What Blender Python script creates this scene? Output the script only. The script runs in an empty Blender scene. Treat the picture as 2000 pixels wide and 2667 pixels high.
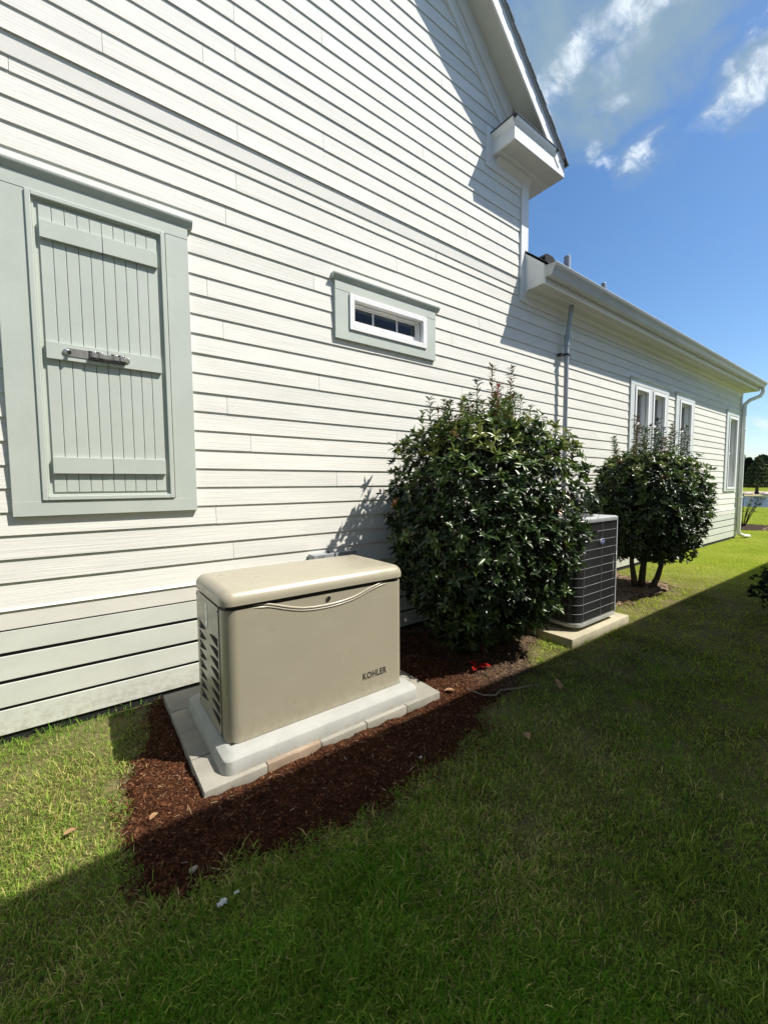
import bpy, bmesh, math, random
import numpy as np
from mathutils import Vector, Matrix

random.seed(7); rng = np.random.default_rng(11)
SC = bpy.context.scene
COL = SC.collection

# ------------------------------------------------------------------ camera
CAM = Vector((0.0, -3.5733, 1.6766))
PITCH, ROLL, YAW = 0.0672143581, -0.00668075, 0.641906169
fw = Vector((math.sin(YAW) * math.cos(PITCH), math.cos(YAW) * math.cos(PITCH), -math.sin(PITCH)))
rt = Vector((math.cos(YAW), -math.sin(YAW), 0)); up = rt.cross(fw)
c_, s_ = math.cos(ROLL), math.sin(ROLL)
RT = c_ * rt + s_ * up; UP = -s_ * rt + c_ * up
cd = bpy.data.cameras.new('camera'); cam = bpy.data.objects.new('camera', cd); COL.objects.link(cam)
cd.sensor_fit = 'HORIZONTAL'; cd.sensor_width = 36.0; cd.lens = 36.0 * 1075 / 2000
cd.clip_start = 0.05; cd.clip_end = 3000
M = Matrix((RT, UP, -fw)).transposed().to_4x4(); M.translation = CAM
cam.matrix_world = M
SC.camera = cam

# ------------------------------------------------------------------ sun, sky, exposure
SUN_DIR = Vector((-1.0, 1.0, -2.0)).normalized()          # the way the light travels
sl = bpy.data.lights.new('sun', 'SUN'); so = bpy.data.objects.new('sun', sl); COL.objects.link(so)
sl.energy = 5.0; sl.angle = math.radians(0.53); sl.color = (1.0, 0.945, 0.86)
so.rotation_euler = SUN_DIR.to_track_quat('-Z', 'Y').to_euler(); so.location = (30, -30, 60)
SC.view_settings.view_transform = 'Standard'; SC.view_settings.look = 'None'
SC.view_settings.gamma = 1.0; SC.view_settings.use_curve_mapping = False
SC.view_settings.exposure = 0.55
SC.cycles.use_denoising = True
SC.cycles.max_bounces = 8; SC.cycles.diffuse_bounces = 4; SC.cycles.transparent_max_bounces = 12

W = bpy.data.worlds.new('World'); SC.world = W; W.use_nodes = True
nt = W.node_tree; nt.nodes.clear()
def N(tree, typ, **kw):
    n = tree.nodes.new(typ)
    for k, v in kw.items():
        if k.startswith('i_'): n.inputs[k[2:].replace('_', ' ')].default_value = v
        elif k.startswith('n_'): n.inputs[int(k[2:])].default_value = v
        else: setattr(n, k, v)
    return n
def math_(tree, op, a, b=None, c=None, clamp=False):
    n = tree.nodes.new('ShaderNodeMath'); n.operation = op; n.use_clamp = clamp
    for i, v in enumerate((a, b, c)):
        if v is None: continue
        if isinstance(v, (int, float)): n.inputs[i].default_value = v
        else: tree.links.new(v, n.inputs[i])
    return n.outputs[0]
def maprange(tree, val, a, b, lo=0.0, hi=1.0, smooth=True):
    n = tree.nodes.new('ShaderNodeMapRange'); n.interpolation_type = 'SMOOTHSTEP' if smooth else 'LINEAR'
    tree.links.new(val, n.inputs[0])
    for i, v in zip((1, 2, 3, 4), (a, b, lo, hi)): n.inputs[i].default_value = v
    return n.outputs[0]
def build_world():
    L = nt.links.new
    sky = N(nt, 'ShaderNodeTexSky', sky_type='NISHITA', sun_disc=False, sun_elevation=math.radians(54.7), sun_rotation=math.radians(135),
            air_density=1.0, dust_density=0.6, ozone_density=2.5, altitude=20)
    hsv = N(nt, 'ShaderNodeHueSaturation'); hsv.inputs['Saturation'].default_value = 1.20; hsv.inputs['Value'].default_value = 1.0
    L(sky.outputs[0], hsv.inputs['Color'])
    tc = N(nt, 'ShaderNodeTexCoord'); sep = N(nt, 'ShaderNodeSeparateXYZ'); L(tc.outputs['Generated'], sep.inputs[0])
    zz = math_(nt, 'MAXIMUM', sep.outputs[2], 0.0); den = math_(nt, 'ADD', zz, 0.1)
    px = math_(nt, 'DIVIDE', sep.outputs[0], den); py = math_(nt, 'DIVIDE', sep.outputs[1], den)
    P = N(nt, 'ShaderNodeCombineXYZ'); L(px, P.inputs[0]); L(py, P.inputs[1])
    def noise(scale, detail, rough, dist, vec):
        n = N(nt, 'ShaderNodeTexNoise'); n.inputs['Scale'].default_value = scale; n.inputs['Detail'].default_value = detail
        n.inputs['Roughness'].default_value = rough; n.inputs['Distortion'].default_value = dist
        L(vec, n.inputs['Vector']); return n.outputs[0]
    # wind-drawn: stretch the noise across the drift direction
    mp = N(nt, 'ShaderNodeMapping'); mp.inputs['Rotation'].default_value = (0, 0, math.radians(-52)); mp.inputs['Scale'].default_value = (1.0, 2.6, 1.0)
    L(P.outputs[0], mp.inputs['Vector'])
    soft = noise(4.5, 6, .55, .35, mp.outputs[0])
    fine = noise(16, 9, .64, .5, mp.outputs[0])
    # ragged edges: push the lookup about with noise before the cloud positions are compared with it
    wn = N(nt, 'ShaderNodeTexNoise'); wn.inputs['Scale'].default_value = 7.0; wn.inputs['Detail'].default_value = 8; wn.inputs['Roughness'].default_value = .62; L(P.outputs[0], wn.inputs['Vector'])
    wo = N(nt, 'ShaderNodeVectorMath', operation='SUBTRACT'); L(wn.outputs['Color'], wo.inputs[0]); wo.inputs[1].default_value = (.5, .5, .5)
    ws = N(nt, 'ShaderNodeVectorMath', operation='SCALE'); L(wo.outputs[0], ws.inputs[0]); ws.inputs['Scale'].default_value = .20
    PW = N(nt, 'ShaderNodeVectorMath', operation='ADD'); L(P.outputs[0], PW.inputs[0]); L(ws.outputs[0], PW.inputs[1])
    def mask(lst, core=0.0):
        out = None
        for (cx, cy, rx, ry, rot, amt) in lst:
            m = N(nt, 'ShaderNodeMapping', vector_type='TEXTURE'); m.inputs['Location'].default_value = (cx, cy, 0)
            m.inputs['Rotation'].default_value = (0, 0, math.radians(rot)); m.inputs['Scale'].default_value = (rx, ry, 1)
            L(PW.outputs[0], m.inputs['Vector'])
            ln = N(nt, 'ShaderNodeVectorMath', operation='LENGTH'); L(m.outputs[0], ln.inputs[0])
            v = maprange(nt, ln.outputs['Value'], 1.0, core, 0.0, amt)
            out = v if out is None else math_(nt, 'MAXIMUM', out, v)
        return out
    grey = mask([(.90, .40, .36, .21, 62, 1.0), (.80, .52, .22, .16, 40, 1.0), (1.02, .48, .20, .13, 60, .95), (.96, .33, .2, .12, 20, .8), (1.19, .25, .18, .14, 40, .85), (.93, .62, .18, .13, 40, .75), (1.22, .49, .12, .09, 30, .5),
                 (-1.2, .6, .9, .5, 20, .8), (.3, -1.1, 1.0, .5, 10, .8), (-.6, -1.6, .8, .6, 0, .7)], .30)
    white = mask([(.865, .375, .085, .11, 40, 1.0), (.850, .49, .07, .13, -25, .85), (.93, .42, .12, .07, 50, .38), (.895, .565, .08, .05, 30, .7), (.84, .56, .07, .05, 20, .55),
                  (1.222, .487, .075, .06, 30, .9), (1.160, .563, .045, .065, 50, .75), (1.104, .578, .06, .04, 30, .55),
                  (1.20, .285, .16, .085, 65, 1.0), (1.065, .225, .08, .05, 30, .9), (1.0, .465, .05, .07, 20, .45), (1.13, .29, .05, .03, 30, .5), (4.9, .93, .60, .11, 0, 1.0), (6.6, 1.15, .9, .14, 0, .8),
                  (-1.2, .6, .5, .3, 20, .9), (.3, -1.1, .6, .3, 10, .9), (-.6, -1.6, .5, .4, 0, .9), (3.5, -1.5, .8, .3, 0, .9)])
    g = math_(nt, 'MULTIPLY', grey, maprange(nt, soft, .25, .62, .45, 1.0)); g = math_(nt, 'MULTIPLY', g, 1.0, clamp=True)
    w = math_(nt, 'MULTIPLY', maprange(nt, white, .05, .95), maprange(nt, fine, .34, .64, .25, 1.0)); w = math_(nt, 'MULTIPLY', w, .92)
    thin = math_(nt, 'MULTIPLY', maprange(nt, soft, .45, .85), .10)
    mg = N(nt, 'ShaderNodeMix', data_type='RGBA'); L(math_(nt, 'MAXIMUM', g, thin), mg.inputs['Factor']); L(hsv.outputs[0], mg.inputs[6]); mg.inputs[7].default_value = (1.80, 2.60, 3.35, 1)
    mw = N(nt, 'ShaderNodeMix', data_type='RGBA'); L(w, mw.inputs['Factor']); L(mg.outputs[2], mw.inputs[6]); mw.inputs[7].default_value = (5.6, 6.2, 6.8, 1)
    bg = N(nt, 'ShaderNodeBackground'); bg.inputs['Strength'].default_value = 0.112; L(mw.outputs[2], bg.inputs['Color'])
    out = N(nt, 'ShaderNodeOutputWorld'); L(bg.outputs[0], out.inputs['Surface'])
build_world()

# ------------------------------------------------------------------ helpers
def col4(c): return (c[0], c[1], c[2], 1.0)
def mat(name, c1, c2=None, nscale=(3, 3, 3), rough=.6, spec=.4, metal=0.0, bump=None, nmix=(.35, .65), attr=None, rrand=0.0,
        coat=0.0, translucent=0.0, objrand=0.0, detail=5, extra=None):
    """procedural material: two colours mixed by world-space noise, optional bump (scale vec, strength, distance)"""
    m = bpy.data.materials.new(name); m.use_nodes = True; t = m.node_tree; L = t.links.new
    b = t.nodes['Principled BSDF']; out = t.nodes['Material Output']
    b.inputs['Roughness'].default_value = rough; b.inputs['Specular IOR Level'].default_value = spec; b.inputs['Metallic'].default_value = metal
    if coat: b.inputs['Coat Weight'].default_value = coat; b.inputs['Coat Roughness'].default_value = .12
    geo = N(t, 'ShaderNodeNewGeometry'); pos = geo.outputs['Position']
    if objrand:
        oi = N(t, 'ShaderNodeObjectInfo'); mul = N(t, 'ShaderNodeVectorMath', operation='SCALE'); mul.inputs[0].default_value = (37, 11, 23)
        L(oi.outputs['Random'], mul.inputs['Scale']); ad = N(t, 'ShaderNodeVectorMath', operation='ADD'); L(pos, ad.inputs[0]); L(mul.outputs[0], ad.inputs[1]); pos = ad.outputs[0]
    def ns(scale, det, rough_=.6, dist=0.0):
        mp = N(t, 'ShaderNodeMapping'); mp.inputs['Scale'].default_value = scale; L(pos, mp.inputs['Vector'])
        n = N(t, 'ShaderNodeTexNoise'); n.inputs['Scale'].default_value = 1.0; n.inputs['Detail'].default_value = det
        n.inputs['Roughness'].default_value = rough_; n.inputs['Distortion'].default_value = dist; L(mp.outputs[0], n.inputs['Vector']); return n.outputs[0]
    colour = None
    if attr:
        a = N(t, 'ShaderNodeAttribute', attribute_name=attr); colour = a.outputs['Color']
    elif c2 is not None:
        f = maprange(t, ns(nscale, detail), nmix[0], nmix[1])
        mx = N(t, 'ShaderNodeMix', data_type='RGBA'); L(f, mx.inputs['Factor']); mx.inputs[6].default_value = col4(c1); mx.inputs[7].default_value = col4(c2); colour = mx.outputs[2]
    if objrand and colour is not None:
        h = N(t, 'ShaderNodeHueSaturation'); L(colour, h.inputs['Color'])
        L(maprange(t, oi.outputs['Random'], 0, 1, 1 - objrand, 1 + objrand, False), h.inputs['Value']); colour = h.outputs[0]
    if extra is not None: colour = extra(t, pos, colour, ns)
    if colour is None: b.inputs['Base Color'].default_value = col4(c1)
    else: L(colour, b.inputs['Base Color'])
    if rrand:
        L(maprange(t, ns((9, 9, 9), 4), .3, .7, max(.02, rough - rrand), rough + rrand), b.inputs['Roughness'])
    if bump:
        hs = None
        for (sc, st) in (bump if isinstance(bump[0][0], (tuple, list)) else [bump]):
            v = math_(t, 'MULTIPLY', ns(sc, 6, .6, .4), st); hs = v if hs is None else math_(t, 'ADD', hs, v)
        bp = N(t, 'ShaderNodeBump'); bp.inputs['Distance'].default_value = 1.0; bp.inputs['Strength'].default_value = 1.0; L(hs, bp.inputs['Height']); L(bp.outputs[0], b.inputs['Normal'])
    if translucent:
        tr = N(t, 'ShaderNodeBsdfTranslucent'); ms = N(t, 'ShaderNodeMixShader'); ms.inputs[0].default_value = translucent
        if colour is not None:
            g = N(t, 'ShaderNodeHueSaturation'); g.inputs['Value'].default_value = 1.5; L(colour, g.inputs['Color']); L(g.outputs[0], tr.inputs['Color'])
        else: tr.inputs['Color'].default_value = col4(c1)
        L(b.outputs[0], ms.inputs[1]); L(tr.outputs[0], ms.inputs[2]); L(ms.outputs[0], out.inputs['Surface'])
    return m

class MB:
    def __init__(s): s.v = []; s.f = []
    def add(s, vs, fs):
        o = len(s.v); s.v += [tuple(v) for v in vs]; s.f += [tuple(i + o for i in f) for f in fs]; return s
    def box(s, x0, x1, y0, y1, z0, z1):
        return s.add([(x0, y0, z0), (x1, y0, z0), (x1, y1, z0), (x0, y1, z0), (x0, y0, z1), (x1, y0, z1), (x1, y1, z1), (x0, y1, z1)],
                     [(0, 3, 2, 1), (4, 5, 6, 7), (0, 1, 5, 4), (1, 2, 6, 5), (2, 3, 7, 6), (3, 0, 4, 7)])
    def prism(s, poly, axis, a0, a1):
        """poly in the two other axes (x: (y,z), y: (x,z), z: (x,y))"""
        def P(p, a): return (a, p[0], p[1]) if axis == 'x' else (p[0], a, p[1]) if axis == 'y' else (p[0], p[1], a)
        n = len(poly)
        return s.add([P(p, a0) for p in poly] + [P(p, a1) for p in poly],
                     [tuple(range(n))[::-1], tuple(range(n, 2 * n))] + [(i, (i + 1) % n, n + (i + 1) % n, n + i) for i in range(n)])
    def tube(s, pts, r, n=8, caps=True):
        pts = [Vector(p) for p in pts]; rs = r if isinstance(r, (list, tuple)) else [r] * len(pts)
        rings = []; prev = None
        for i, p in enumerate(pts):
            d = (pts[min(i + 1, len(pts) - 1)] - pts[max(i - 1, 0)]).normalized()
            if prev is None:
                a = d.orthogonal().normalized()
            else:
                a = (prev - d * prev.dot(d)); a = a.normalized() if a.length > 1e-6 else d.orthogonal().normalized()
            prev = a; b = d.cross(a)
            rings.append([p + (a * math.cos(2 * math.pi * k / n) + b * math.sin(2 * math.pi * k / n)) * rs[i] for k in range(n)])
        vs = [v for rg in rings for v in rg]; fs = []
        for i in range(len(pts) - 1):
            for k in range(n):
                fs.append((i * n + k, i * n + (k + 1) % n, (i + 1) * n + (k + 1) % n, (i + 1) * n + k))
        if caps: fs += [tuple(range(n))[::-1], tuple(range((len(pts) - 1) * n, len(pts) * n))]
        return s.add(vs, fs)
    def lathe(s, prof, c, axis='z', n=20):
        """prof: (radius, height) list round an axis through c"""
        vs = []
        for (r, h) in prof:
            for k in range(n):
                a = 2 * math.pi * k / n; x, y = r * math.cos(a), r * math.sin(a)
                vs.append((c[0] + x, c[1] + y, c[2] + h) if axis == 'z' else (c[0] + x, c[1] - h, c[2] + y) if axis == 'y' else (c[0] + h, c[1] + x, c[2] + y))
        m = len(prof); fs = [(i * n + k, i * n + (k + 1) % n, (i + 1) * n + (k + 1) % n, (i + 1) * n + k) for i in range(m - 1) for k in range(n)]
        fs += [tuple(range(n))[::-1], tuple(range((m - 1) * n, m * n))]
        return s.add(vs, fs)
    def build(s, name, m, parent=None, bevel=0.0, seg=2, smooth=False, warp=None):
        me = bpy.data.meshes.new(name); me.from_pydata(s.v, [], s.f)
        bm = bmesh.new(); bm.from_mesh(me)
        bmesh.ops.recalc_face_normals(bm, faces=bm.faces)
        if bevel:
            es = [e for e in bm.edges if len(e.link_faces) == 2 and e.calc_face_angle() > .5]
            bmesh.ops.bevel(bm, geom=es, offset=bevel, segments=seg, affect='EDGES', profile=.5, clamp_overlap=True)
        bm.to_mesh(me); bm.free()
        if smooth:
            me.shade_smooth()
            if smooth != 'all': me.set_sharp_from_angle(angle=math.radians(35))
        me.materials.append(m)
        return link(name, me, parent)
def link(name, me, parent=None):
    o = bpy.data.objects.new(name, me); COL.objects.link(o)
    if parent is not None: attach(o, parent)
    return o
def root_loc(o):
    while o.parent is not None: o = o.parent
    return o.location if o.type == 'EMPTY' else Vector((0, 0, 0))
def attach(o, parent):
    o.parent = parent
    if parent.parent is None and parent.type == 'EMPTY': o.matrix_parent_inverse = Matrix.Translation(-parent.location)
def thing(name, label, cat, loc=(0, 0, 0), group=None):
    o = bpy.data.objects.new(name, None); COL.objects.link(o); o.location = loc; o.empty_display_size = .1
    return tag(o, label, cat, group)
def tag(o, label=None, cat=None, group=None, kind=None):
    if label: o['label'] = label
    if cat: o['category'] = cat
    if group: o['group'] = group
    if kind: o['kind'] = kind
    return o
def bx(name, m, parent, x0, x1, y0, y1, z0, z1, bevel=0.0, **k): return MB().box(x0, x1, y0, y1, z0, z1).build(name, m, parent, bevel, **k)
def text_mesh(txt, size, extrude, offset=0.0, shear=0.0, spacing=1.0):
    cu = bpy.data.curves.new('lettering', 'FONT'); cu.body = txt; cu.size = size; cu.extrude = extrude; cu.offset = offset; cu.shear = shear; cu.space_character = spacing
    ob = bpy.data.objects.new('lettering', cu); COL.objects.link(ob)
    dg = bpy.context.evaluated_depsgraph_get(); me = bpy.data.meshes.new_from_object(ob.evaluated_get(dg))
    bpy.data.objects.remove(ob); bpy.data.curves.remove(cu); return me
def flat_holes(outer, holes, extrude):
    """a 2-D sheet with real openings (curve fill), returned as a mesh in XY, thickness 2*extrude along Z"""
    cu = bpy.data.curves.new('sheet', 'CURVE'); cu.dimensions = '2D'; cu.fill_mode = 'BOTH'; cu.extrude = extrude
    for lp in [outer] + holes:
        sp = cu.splines.new('POLY'); sp.points.add(len(lp) - 1); sp.use_cyclic_u = True
        for q, p in zip(sp.points, lp): q.co = (p[0], p[1], 0, 1)
    ob = bpy.data.objects.new('sheet', cu); COL.objects.link(ob)
    dg = bpy.context.evaluated_depsgraph_get(); me = bpy.data.meshes.new_from_object(ob.evaluated_get(dg))
    bpy.data.objects.remove(ob); bpy.data.curves.remove(cu); return me
def np_mesh(name, V, loops, starts, totals, m, colors=None, attr='tint', smooth=True):
    me = bpy.data.meshes.new(name); me.vertices.add(len(V)); me.vertices.foreach_set('co', np.ascontiguousarray(V, dtype=np.float32).ravel())
    me.loops.add(len(loops)); me.loops.foreach_set('vertex_index', loops.astype(np.int32))
    me.polygons.add(len(starts)); me.polygons.foreach_set('loop_start', starts.astype(np.int32)); me.polygons.foreach_set('loop_total', totals.astype(np.int32))
    if colors is not None:
        a = me.attributes.new(attr, 'FLOAT_COLOR', 'POINT'); c = np.ones((len(V), 4), dtype=np.float32); c[:, :3] = colors; a.data.foreach_set('color', c.ravel())
    me.update(calc_edges=True); me.materials.append(m)
    if smooth: me.shade_smooth()
    return me
def rounded_rect(x0, x1, y0, y1, r, n=6):
    """r: one radius or four (x0y0, x1y0, x1y1, x0y1)"""
    rs = r if isinstance(r, (tuple, list)) else (r,) * 4; pts = []
    for (cx, cy, a0, q) in ((x0 + rs[0], y0 + rs[0], 180, rs[0]), (x1 - rs[1], y0 + rs[1], 270, rs[1]), (x1 - rs[2], y1 - rs[2], 0, rs[2]), (x0 + rs[3], y1 - rs[3], 90, rs[3])):
        for i in range(n + 1):
            a = math.radians(a0 + 90 * i / n); pts.append((cx + q * math.cos(a), cy + q * math.sin(a)))
    return pts
# ------------------------------------------------------------------ materials
def siding_extra(t, pos, colour, ns):
    L = t.links.new
    b1 = maprange(t, ns((.55, .55, .9), 5, .6, .8), .42, .72); m1 = N(t, 'ShaderNodeMix', data_type='RGBA')
    L(math_(t, 'MULTIPLY', b1, .45), m1.inputs['Factor']); L(colour, m1.inputs[6]); m1.inputs[7].default_value = (.63, .62, .585, 1); colour = m1.outputs[2]
    sp = maprange(t, ns((38, 38, 38), 2), .74, .80); m3 = N(t, 'ShaderNodeMix', data_type='RGBA')
    L(math_(t, 'MULTIPLY', sp, .30), m3.inputs['Factor']); L(colour, m3.inputs[6]); m3.inputs[7].default_value = (.42, .40, .35, 1); colour = m3.outputs[2]
    f = maprange(t, ns((1.1, 1.1, 14), 6, .7, .6), .52, .80); mx = N(t, 'ShaderNodeMix', data_type='RGBA')
    L(math_(t, 'MULTIPLY', f, .40), mx.inputs['Factor']); L(colour, mx.inputs[6]); mx.inputs[7].default_value = (.60, .585, .53, 1)
    return mx.outputs[2]
M_SIDING = mat('lap_siding', (.770, .762, .698), (.715, .71, .655), (1.3, 1.3, 9), rough=.8, spec=.08, objrand=.025,
               bump=[((2.2, 30, 95), .0026), ((60, 60, 160), .0005)], extra=siding_extra)
def splash_extra(t, pos, colour, ns):
    L = t.links.new; sp = N(t, 'ShaderNodeSeparateXYZ'); L(pos, sp.inputs[0])
    f = math_(t, 'MULTIPLY', maprange(t, sp.outputs[2], .32, .04), maprange(t, ns((16, 16, 22), 6, .7), .40, .66)); mx = N(t, 'ShaderNodeMix', data_type='RGBA')
    L(math_(t, 'MULTIPLY', f, .50), mx.inputs['Factor']); L(colour, mx.inputs[6]); mx.inputs[7].default_value = (.34, .31, .23, 1); return mx.outputs[2]
M_SKIRT = mat('smooth_skirt', (.655, .675, .605), (.60, .62, .555), (2, 2, 6), rough=.5, bump=((40, 40, 40), .0006), extra=splash_extra)
M_BELLY = mat('belly_board', (.74, .735, .68), (.70, .695, .645), (2, 2, 6), rough=.8, spec=.1, bump=((40, 40, 40), .0006))
M_BAND = mat('band_board', (.75, .735, .66), (.70, .69, .625), (2, 2, 6), rough=.5, bump=((40, 40, 40), .0006))
M_SAGE = mat('sage_trim', (.50, .545, .49), (.47, .515, .462), (3, 3, 3), rough=.5, spec=.35, bump=((70, 70, 70), .0007))
M_WHITE = mat('white_trim', (.80, .80, .77), (.76, .76, .735), (4, 4, 4), rough=.45, bump=((50, 50, 50), .0005))
M_PALE = mat('pale_casing', (.64, .67, .65), (.61, .64, .62), (4, 4, 4), rough=.5, bump=((50, 50, 50), .0005))
M_VINYL = mat('white_vinyl', (.84, .84, .83), (.80, .80, .79), (5, 5, 5), rough=.35)
M_SOFFIT = mat('soffit_panel', (.66, .64, .56), (.62, .60, .53), (3, 3, 3), rough=.5)
def vent_extra(t, pos, colour, ns):
    L = t.links.new; sp = N(t, 'ShaderNodeSeparateXYZ'); L(pos, sp.inputs[0])
    w = math_(t, 'FRACT', math_(t, 'MULTIPLY', sp.outputs[0], 62.0)); f = maprange(t, w, .55, .7, 0, .55, False)
    mx = N(t, 'ShaderNodeMix', data_type='RGBA'); L(f, mx.inputs['Factor']); L(colour, mx.inputs[6]); mx.inputs[7].default_value = (.10, .10, .085, 1); return mx.outputs[2]
M_VENT = mat('vented_soffit', (.66, .64, .56), (.62, .60, .53), (3, 3, 3), rough=.5, extra=vent_extra)
M_GUTTER = mat('gutter_metal_shaded', (.50, .51, .49), (.42, .43, .41), (1.2, 5, 9), rough=.35, spec=.5)  # darkened base colour: the down-turned face's weaker light is painted in
M_SHINGLE = mat('dark_shingle', (.05, .052, .06), (.085, .085, .095), (40, 40, 40), rough=.9, bump=((150, 150, 150), .002), objrand=.2)
M_EDGE = mat('roof_edge_metal', (.42, .43, .44), (.36, .37, .385), (60, 60, 60), rough=.6)
M_SHINGLE_LIT = mat('rake_shingle_lit', (.26, .27, .285), (.34, .35, .365), (60, 60, 60), rough=.9, bump=((150, 150, 150), .002), objrand=.2)  # same shingle lightened: its sunlit front edges are put into the colour
M_DARK = mat('dark_gap', (.012, .013, .013), rough=.9)
M_BLACK = mat('black_rubber', (.018, .018, .018), (.03, .03, .03), (30, 30, 30), rough=.45)
M_CONC = mat('foundation_concrete', (.16, .165, .16), (.11, .115, .115), (7, 7, 7), rough=.9, bump=((50, 50, 50), .003))
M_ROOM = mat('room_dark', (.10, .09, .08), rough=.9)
M_CURTAIN = mat('curtain_cloth', (.66, .63, .56), (.58, .55, .49), (8, 8, 2), rough=.9)
M_ZINC = mat('galvanised', (.36, .39, .41), (.29, .32, .34), (14, 14, 5), rough=.42, spec=.5, metal=.35)
M_GREYBOX = mat('grey_box_paint', (.33, .355, .36), (.29, .31, .32), (12, 12, 12), rough=.45)
M_CHROME = mat('latch_steel', (.62, .62, .60), (.5, .5, .48), (60, 60, 60), rough=.25, metal=.85)
def glass_mat():
    m = bpy.data.materials.new('window_glass'); m.use_nodes = True; t = m.node_tree; t.nodes.clear(); L = t.links.new
    tr = N(t, 'ShaderNodeBsdfTransparent'); tr.inputs[0].default_value = (.55, .58, .58, 1)
    gl = N(t, 'ShaderNodeBsdfGlossy'); gl.inputs['Roughness'].default_value = .02; gl.inputs[0].default_value = (1, 1, 1, 1)
    lw = N(t, 'ShaderNodeLayerWeight'); lw.inputs['Blend'].default_value = .5
    f = math_(t, 'ADD', math_(t, 'MULTIPLY', math_(t, 'POWER', lw.outputs['Facing'], 4.5), .85), .03, clamp=True)
    ms = N(t, 'ShaderNodeMixShader'); L(f, ms.inputs[0]); L(tr.outputs[0], ms.inputs[1]); L(gl.outputs[0], ms.inputs[2])
    o = N(t, 'ShaderNodeOutputMaterial'); L(ms.outputs[0], o.inputs['Surface']); return m
M_GLASS = glass_mat()

# ------------------------------------------------------------------ ground, lake, distance
M_SOIL = mat('lawn_soil', (.060, .062, .020), (.105, .100, .045), (2.2, 2.2, 2.2), rough=.95, bump=((30, 30, 30), .01), nmix=(.3, .7))
def lawn_extra(t, pos, colour, ns):
    L = t.links.new; ln = N(t, 'ShaderNodeVectorMath', operation='DISTANCE'); L(pos, ln.inputs[0]); ln.inputs[1].default_value = (2, -1, 0)
    f = maprange(t, ln.outputs['Value'], 4.5, 9); n1 = maprange(t, ns((.7, .7, .7), 7), .3, .7)
    g = N(t, 'ShaderNodeMix', data_type='RGBA'); L(n1, g.inputs['Factor']); g.inputs[6].default_value = (.155, .200, .022, 1); g.inputs[7].default_value = (.245, .275, .045, 1)
    n2 = maprange(t, ns((26, 26, 26), 4), .35, .7); g2 = N(t, 'ShaderNodeMix', data_type='RGBA'); L(math_(t, 'MULTIPLY', n2, .60), g2.inputs['Factor']); L(g.outputs[2], g2.inputs[6]); g2.inputs[7].default_value = (.085, .12, .014, 1)
    mx = N(t, 'ShaderNodeMix', data_type='RGBA'); L(f, mx.inputs['Factor']); L(colour, mx.inputs[6]); L(g2.outputs[2], mx.inputs[7]); return mx.outputs[2]
M_LAWN = mat('lawn_ground', (.075, .075, .026), (.17, .145, .075), (2.2, 2.2, 2.2), rough=.95, spec=0.0, bump=((30, 30, 30), .012), nmix=(.3, .7), extra=lawn_extra)
g = MB(); g.add([(-900, -1200, -.012), (1500, -1200, -.012), (1500, 1200, -.012), (-900, 1200, -.012)], [(0, 1, 2, 3)])
tag(g.build('lawn_ground', M_LAWN), kind='structure')
M_WATER = mat('pond_water', (.045, .06, .06), (.055, .075, .07), (1, 1, 1), rough=.12, spec=.6, bump=((2.5, 6, 1), .05))
wp = [(37.5, -30), (36.5, 0), (36.4, 8), (37.5, 30), (44, 60), (62, 64), (66, 40), (63.5, 12), (63, 4), (62, -12), (60, -34), (48, -44)]
tag(MB().add([(x, y, -.008) for x, y in wp], [tuple(range(len(wp)))]).build('pond_water', M_WATER), kind='structure')
M_BANK = mat('far_bank', (.40, .32, .20), (.22, .24, .09), (.25, .5, 1), rough=.95, nmix=(.42, .6))
bp_ = [(62.5, -36), (64.5, -12), (65.5, 4), (66, 12), (68, 40), (64, 66), (70, 80), (104, 70), (100, 40), (96, 10), (92, -20), (86, -46)]
tag(MB().add([(x, y, -.004) for x, y in bp_], [tuple(range(len(bp_)))]).build('far_bank', M_BANK), kind='structure')

# ------------------------------------------------------------------ the house
HOUSE = thing('house', 'white lap-sided house with sage shutter, steep gable and low eaved wing', 'house', (5, 4, 0))
E0, EXP, U0, UEXP, RAKE = 1.0543, .1524, 4.4955, .1512, .85
XL, XC, XR = -7.15, 5.155, 15.90           # left end, corner of the tall gable, far corner of the wing
RX = 2 * -1.0 - XL                         # gable is symmetric about x = -1
def rake_x(z, z0=6.303, x0=4.541): return x0 - (z - z0) / RAKE

# openings that really go through the wall: (x0, x1, z0, z1)
OPEN = [(2.298, 3.21, 3.245, 3.494), (8.74, 9.27, 2.28, 3.468), (9.57, 10.10, 2.28, 3.468), (11.04, 11.68, 2.28, 3.474), (14.75, 15.42, 1.52, 3.45)]
# backing wall as a grid of boxes with the openings left out
wall = MB()
xs = sorted({XL, XC, XR} | {o[0] for o in OPEN} | {o[1] for o in OPEN}); zs = sorted({-.1, 4.345} | {o[2] for o in OPEN} | {o[3] for o in OPEN})
for i in range(len(xs) - 1):
    for j in range(len(zs) - 1):
        cx, cz = (xs[i] + xs[i + 1]) / 2, (zs[j] + zs[j + 1]) / 2
        if any(o[0] < cx < o[1] and o[2] < cz < o[3] for o in OPEN): continue
        wall.box(xs[i], xs[i + 1], .0130, .16, zs[j], zs[j + 1])
apex = 6.25 + RAKE * (5.093 + 1.0)
wall.prism([(XL, 4.345), (XC, 4.345), (XC, 6.19), (-1.0, apex - .06), (XL, 6.19)], 'y', .0130, .16)
wall.box(XC - .16, XC, .16, 9, 4.345, 6.1); wall.box(XL, XL + .16, .16, 9, -.1, 6.1); wall.box(XR - .16, XR, .16, 9, -.1, 4.34); wall.box(XL, XR, 9, 9.16, -.1, 4.34)
WALL = wall.build('wall', M_SIDING, HOUSE)

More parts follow.
